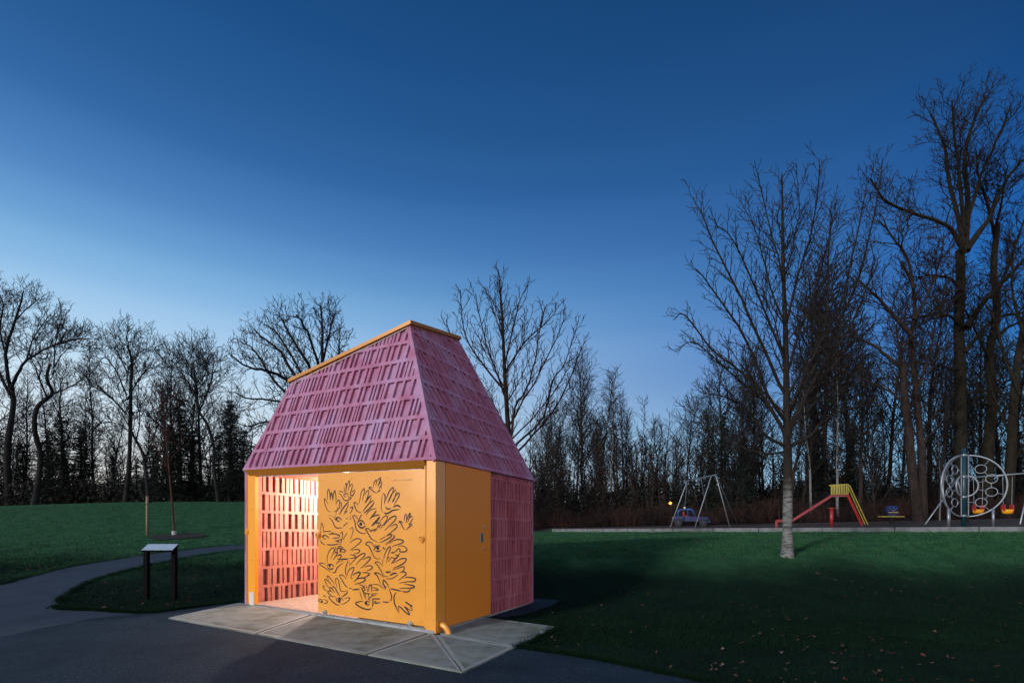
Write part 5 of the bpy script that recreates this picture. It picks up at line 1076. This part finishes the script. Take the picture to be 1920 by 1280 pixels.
tx = at(327, 1003, 19.); g = ground(327, 1003); Yt = g.y
rgs = random.Random(12); sap_t = [np.array(g)] + [np.array(at(px, py, Yt)) for px, py in ((324, 960), (319, 900), (313, 840), (309, 790), (306, 745))]
SAP = spec(dens=(5, 5, 5), start=(.1, .2, .2), ang=(46, 38, 38), len=(1.9, .7, .25), fall=(.5, .5, .5), rmin=.008, up=(.1, .06, .05))
sap_m = barkm('brown sapling bark', (.085, .045, .032), (.05, .028, .02))
sp_t = tree('sapling', 'thin reddish sapling leaning left in a ring of dark mulch on the mound', 'tree', g, sap_t, .042, .01, [], SAP, rgs, sap_m, barkm('red sapling twigs', (.05, .02, .02), (.03, .015, .015)), auto=.38)
m = MB(); c = np.array(g); m.tube([c + np.array([0, 0, -.03]), c + np.array([-.01, 0, .17])], .085, 14); m.build('trunk_guard', material('pale plastic guard', (.35, .36, .37), .6), sp_t)
mc = ground(333, 1006); mp = [(mc.x + 1.02 * math.cos(a_) * (1 + .08 * math.sin(3 * a_)), mc.y + .62 * math.sin(a_) * (1 + .1 * math.cos(4 * a_))) for a_ in np.linspace(0, 6.28, 40)[:-1]]
mu = drape('mulch_bed', mp, material('dark bark mulch', (.006, .0045, .004), .95, bump=(30, 1, .05)), .03, step=.12, wob=.02); tag(mu, 'ring of dark bark mulch round the sapling', 'mulch', kind='structure')
g = ground(276, 1003); m = MB(); m.tube([(g.x, g.y, g.z - .2), (g.x, g.y, g.z + 1.0), (g.x, g.y, at(0, 930, g.y).z)], .046, 12)
st_ = thing('wooden_stake', tuple(g), 'pale round wooden stake standing left of the sapling', 'stake'); m.build('stake', material('pale pine post', (.24, .19, .11), .8, noise=(12, (.17, .13, .08), .4, .7, 6, (1, 1, .2))), st_, smooth=True)
m = MB(); m.tube([(g.x, g.y, g.z + 1.16), (g.x, g.y, g.z + 1.19)], .050, 12); m.build('tie_band', blk, st_)

# ============================================================ grass blades and fallen leaves
hut_poly = [wp(-.05, -.08), wp(-.05, vL + .08), wp(uL + .05, vL + .08), wp(uL + .05, -.08)]
pad_poly = [sp_['a'], sp_['b'], sp_['c'], wp(-.0, 1.48), wp(4.6, .03)]
def onlawn(x, y, m_=0.):
    k = ~inpoly(x, y, path_poly) & ~inpoly(x, y, plaza_poly) & ~inpoly(x, y, hut_poly) & ~inpoly(x, y, pad_poly) & ~inpoly(x, y, mp)
    return k & ~((x > 2.2) & (y > 31 - .913 * (x - 2.5) - .12)) & (y < 36.5)
rn = np.random.default_rng(8)
def blades(n, y0, y1, seed, hgt, wid):
    rn = np.random.default_rng(seed)
    y = y0 * (y1 / y0) ** rn.random(n); x = (rn.random(n) * 2 - 1) * (y * 1.05 + .8); k = onlawn(x, y); x, y = x[k], y[k]; n = len(x); z = terrain(x, y) - .004
    cl_ = .6 + .4 * np.sin(x * 5.1 + np.sin(y * 3.3) * 1.5) * np.sin(y * 6.3 + x * 1.1) ; h = hgt * rn.uniform(.5, 1.25, n) * (.75 + .4 * cl_)
    az = rn.uniform(0, 6.28, n); w_ = wid * rn.uniform(.7, 1.3, n); le = rn.uniform(.2, 1.0, n) * h; la = rn.uniform(0, 6.28, n)
    c = np.stack([x, y, z], 1); dxy = np.stack([np.cos(az), np.sin(az), 0 * az], 1) * w_[:, None]; tip = c + np.stack([np.cos(la) * le, np.sin(la) * le, h], 1)
    return np.stack([c - dxy, c + dxy, tip], 1).reshape(-1, 3)
def edge_tufts(line, n, seed, sign=0):
    rn = np.random.default_rng(seed); P = np.array([p[:2] for p in line]); d = np.linalg.norm(P[1:] - P[:-1], axis=1); cum = np.concatenate([[0], np.cumsum(d)])
    nc = n // 14; t = rn.random(nc) * cum[-1]; cx_ = np.interp(t, cum, P[:, 0]); cy_ = np.interp(t, cum, P[:, 1]); cx_ = np.repeat(cx_ + rn.normal(0, .025, nc), 14); cy_ = np.repeat(cy_ + rn.normal(0, .025, nc), 14)
    x = cx_ + rn.normal(0, .022, len(cx_)); y = cy_ + rn.normal(0, .022, len(cx_)); z = terrain(x, y); m = len(x); h = rn.uniform(.03, .085, m); az = rn.uniform(0, 6.28, m); la = rn.uniform(0, 6.28, m); le = h * rn.uniform(.3, 1.3, m)
    c = np.stack([x, y, z], 1); dx = np.stack([np.cos(az), np.sin(az), 0 * az], 1) * .004; tip = c + np.stack([np.cos(la) * le, np.sin(la) * le, h], 1)
    return np.stack([c - dx, c + dx, tip], 1).reshape(-1, 3)
pe = [sp_['f'], sp_['c'], wp(.0, 1.48)]
V = np.concatenate([edge_tufts(rt, 9000, 21), edge_tufts(isl, 9000, 22), edge_tufts(lo_edge, 6000, 23), edge_tufts(up_edge, 7000, 24), edge_tufts(pe, 3500, 25),
                    blades(90000, 4.5, 9, 1, .045, .0035), blades(150000, 7, 15, 2, .05, .006), blades(90000, 13, 30, 3, .055, .012)])
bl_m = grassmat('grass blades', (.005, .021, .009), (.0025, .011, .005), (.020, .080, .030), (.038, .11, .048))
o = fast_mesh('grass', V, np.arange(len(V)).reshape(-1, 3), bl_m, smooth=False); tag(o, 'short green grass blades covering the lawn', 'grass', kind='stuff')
# leaves
n = 2200; y = 5.0 * (31 / 5.0) ** rn.random(n); x = (rn.random(n) * 2 - 1) * (y * 1.03 + .5); k = onlawn(x, y) & (rn.random(n) < .25 + .75 * (np.sin(x * 1.3 + np.sin(y * 1.1) * 2) * np.sin(y * 1.7 + x * .4) > .1)); x, y = x[k], y[k]; z = terrain(x, y) + .045
V = []; F5 = []; MI = []
for i in range(len(x)):
    s = rn.uniform(.014, .034) * (1 + y[i] * .012); a_ = rn.uniform(0, 6.28); ti = rn.uniform(-.5, .5, 3); u = nrm(np.array([math.cos(a_), math.sin(a_), ti[0]])); v = nrm(np.array([-math.sin(a_), math.cos(a_), ti[1]])); c = np.array([x[i], y[i], z[i]]); b_ = len(V)
    up_ = np.array([0, 0, s * .45])
    V += [c - u * s, c - u * s * .3 + v * s * .75 + up_, c + u * s * .35 + v * s * .4 + up_ * .4, c + u * s * 1.1 + up_ * .8, c + u * s * .3 - v * s * .45, c - u * s * .35 - v * s * .7 + up_ * .9]
    F5 += [(b_, b_ + 1, b_ + 2), (b_, b_ + 2, b_ + 3), (b_, b_ + 3, b_ + 4), (b_, b_ + 4, b_ + 5)]
V, F5 = np.array(V), np.array(F5)
lf_m = material('fallen brown leaves', (.055, .028, .018), .8, noise=(.9, (.15, .11, .09), .55, .6, 1), noise2=(1.7, (.10, .030, .02), .56, .62, 1), spec=.3)
o = fast_mesh('fallen_leaves', V, F5, lf_m, smooth=False); tag(o, 'scattered dry brown leaves lying on the lawn', 'leaves', kind='stuff')
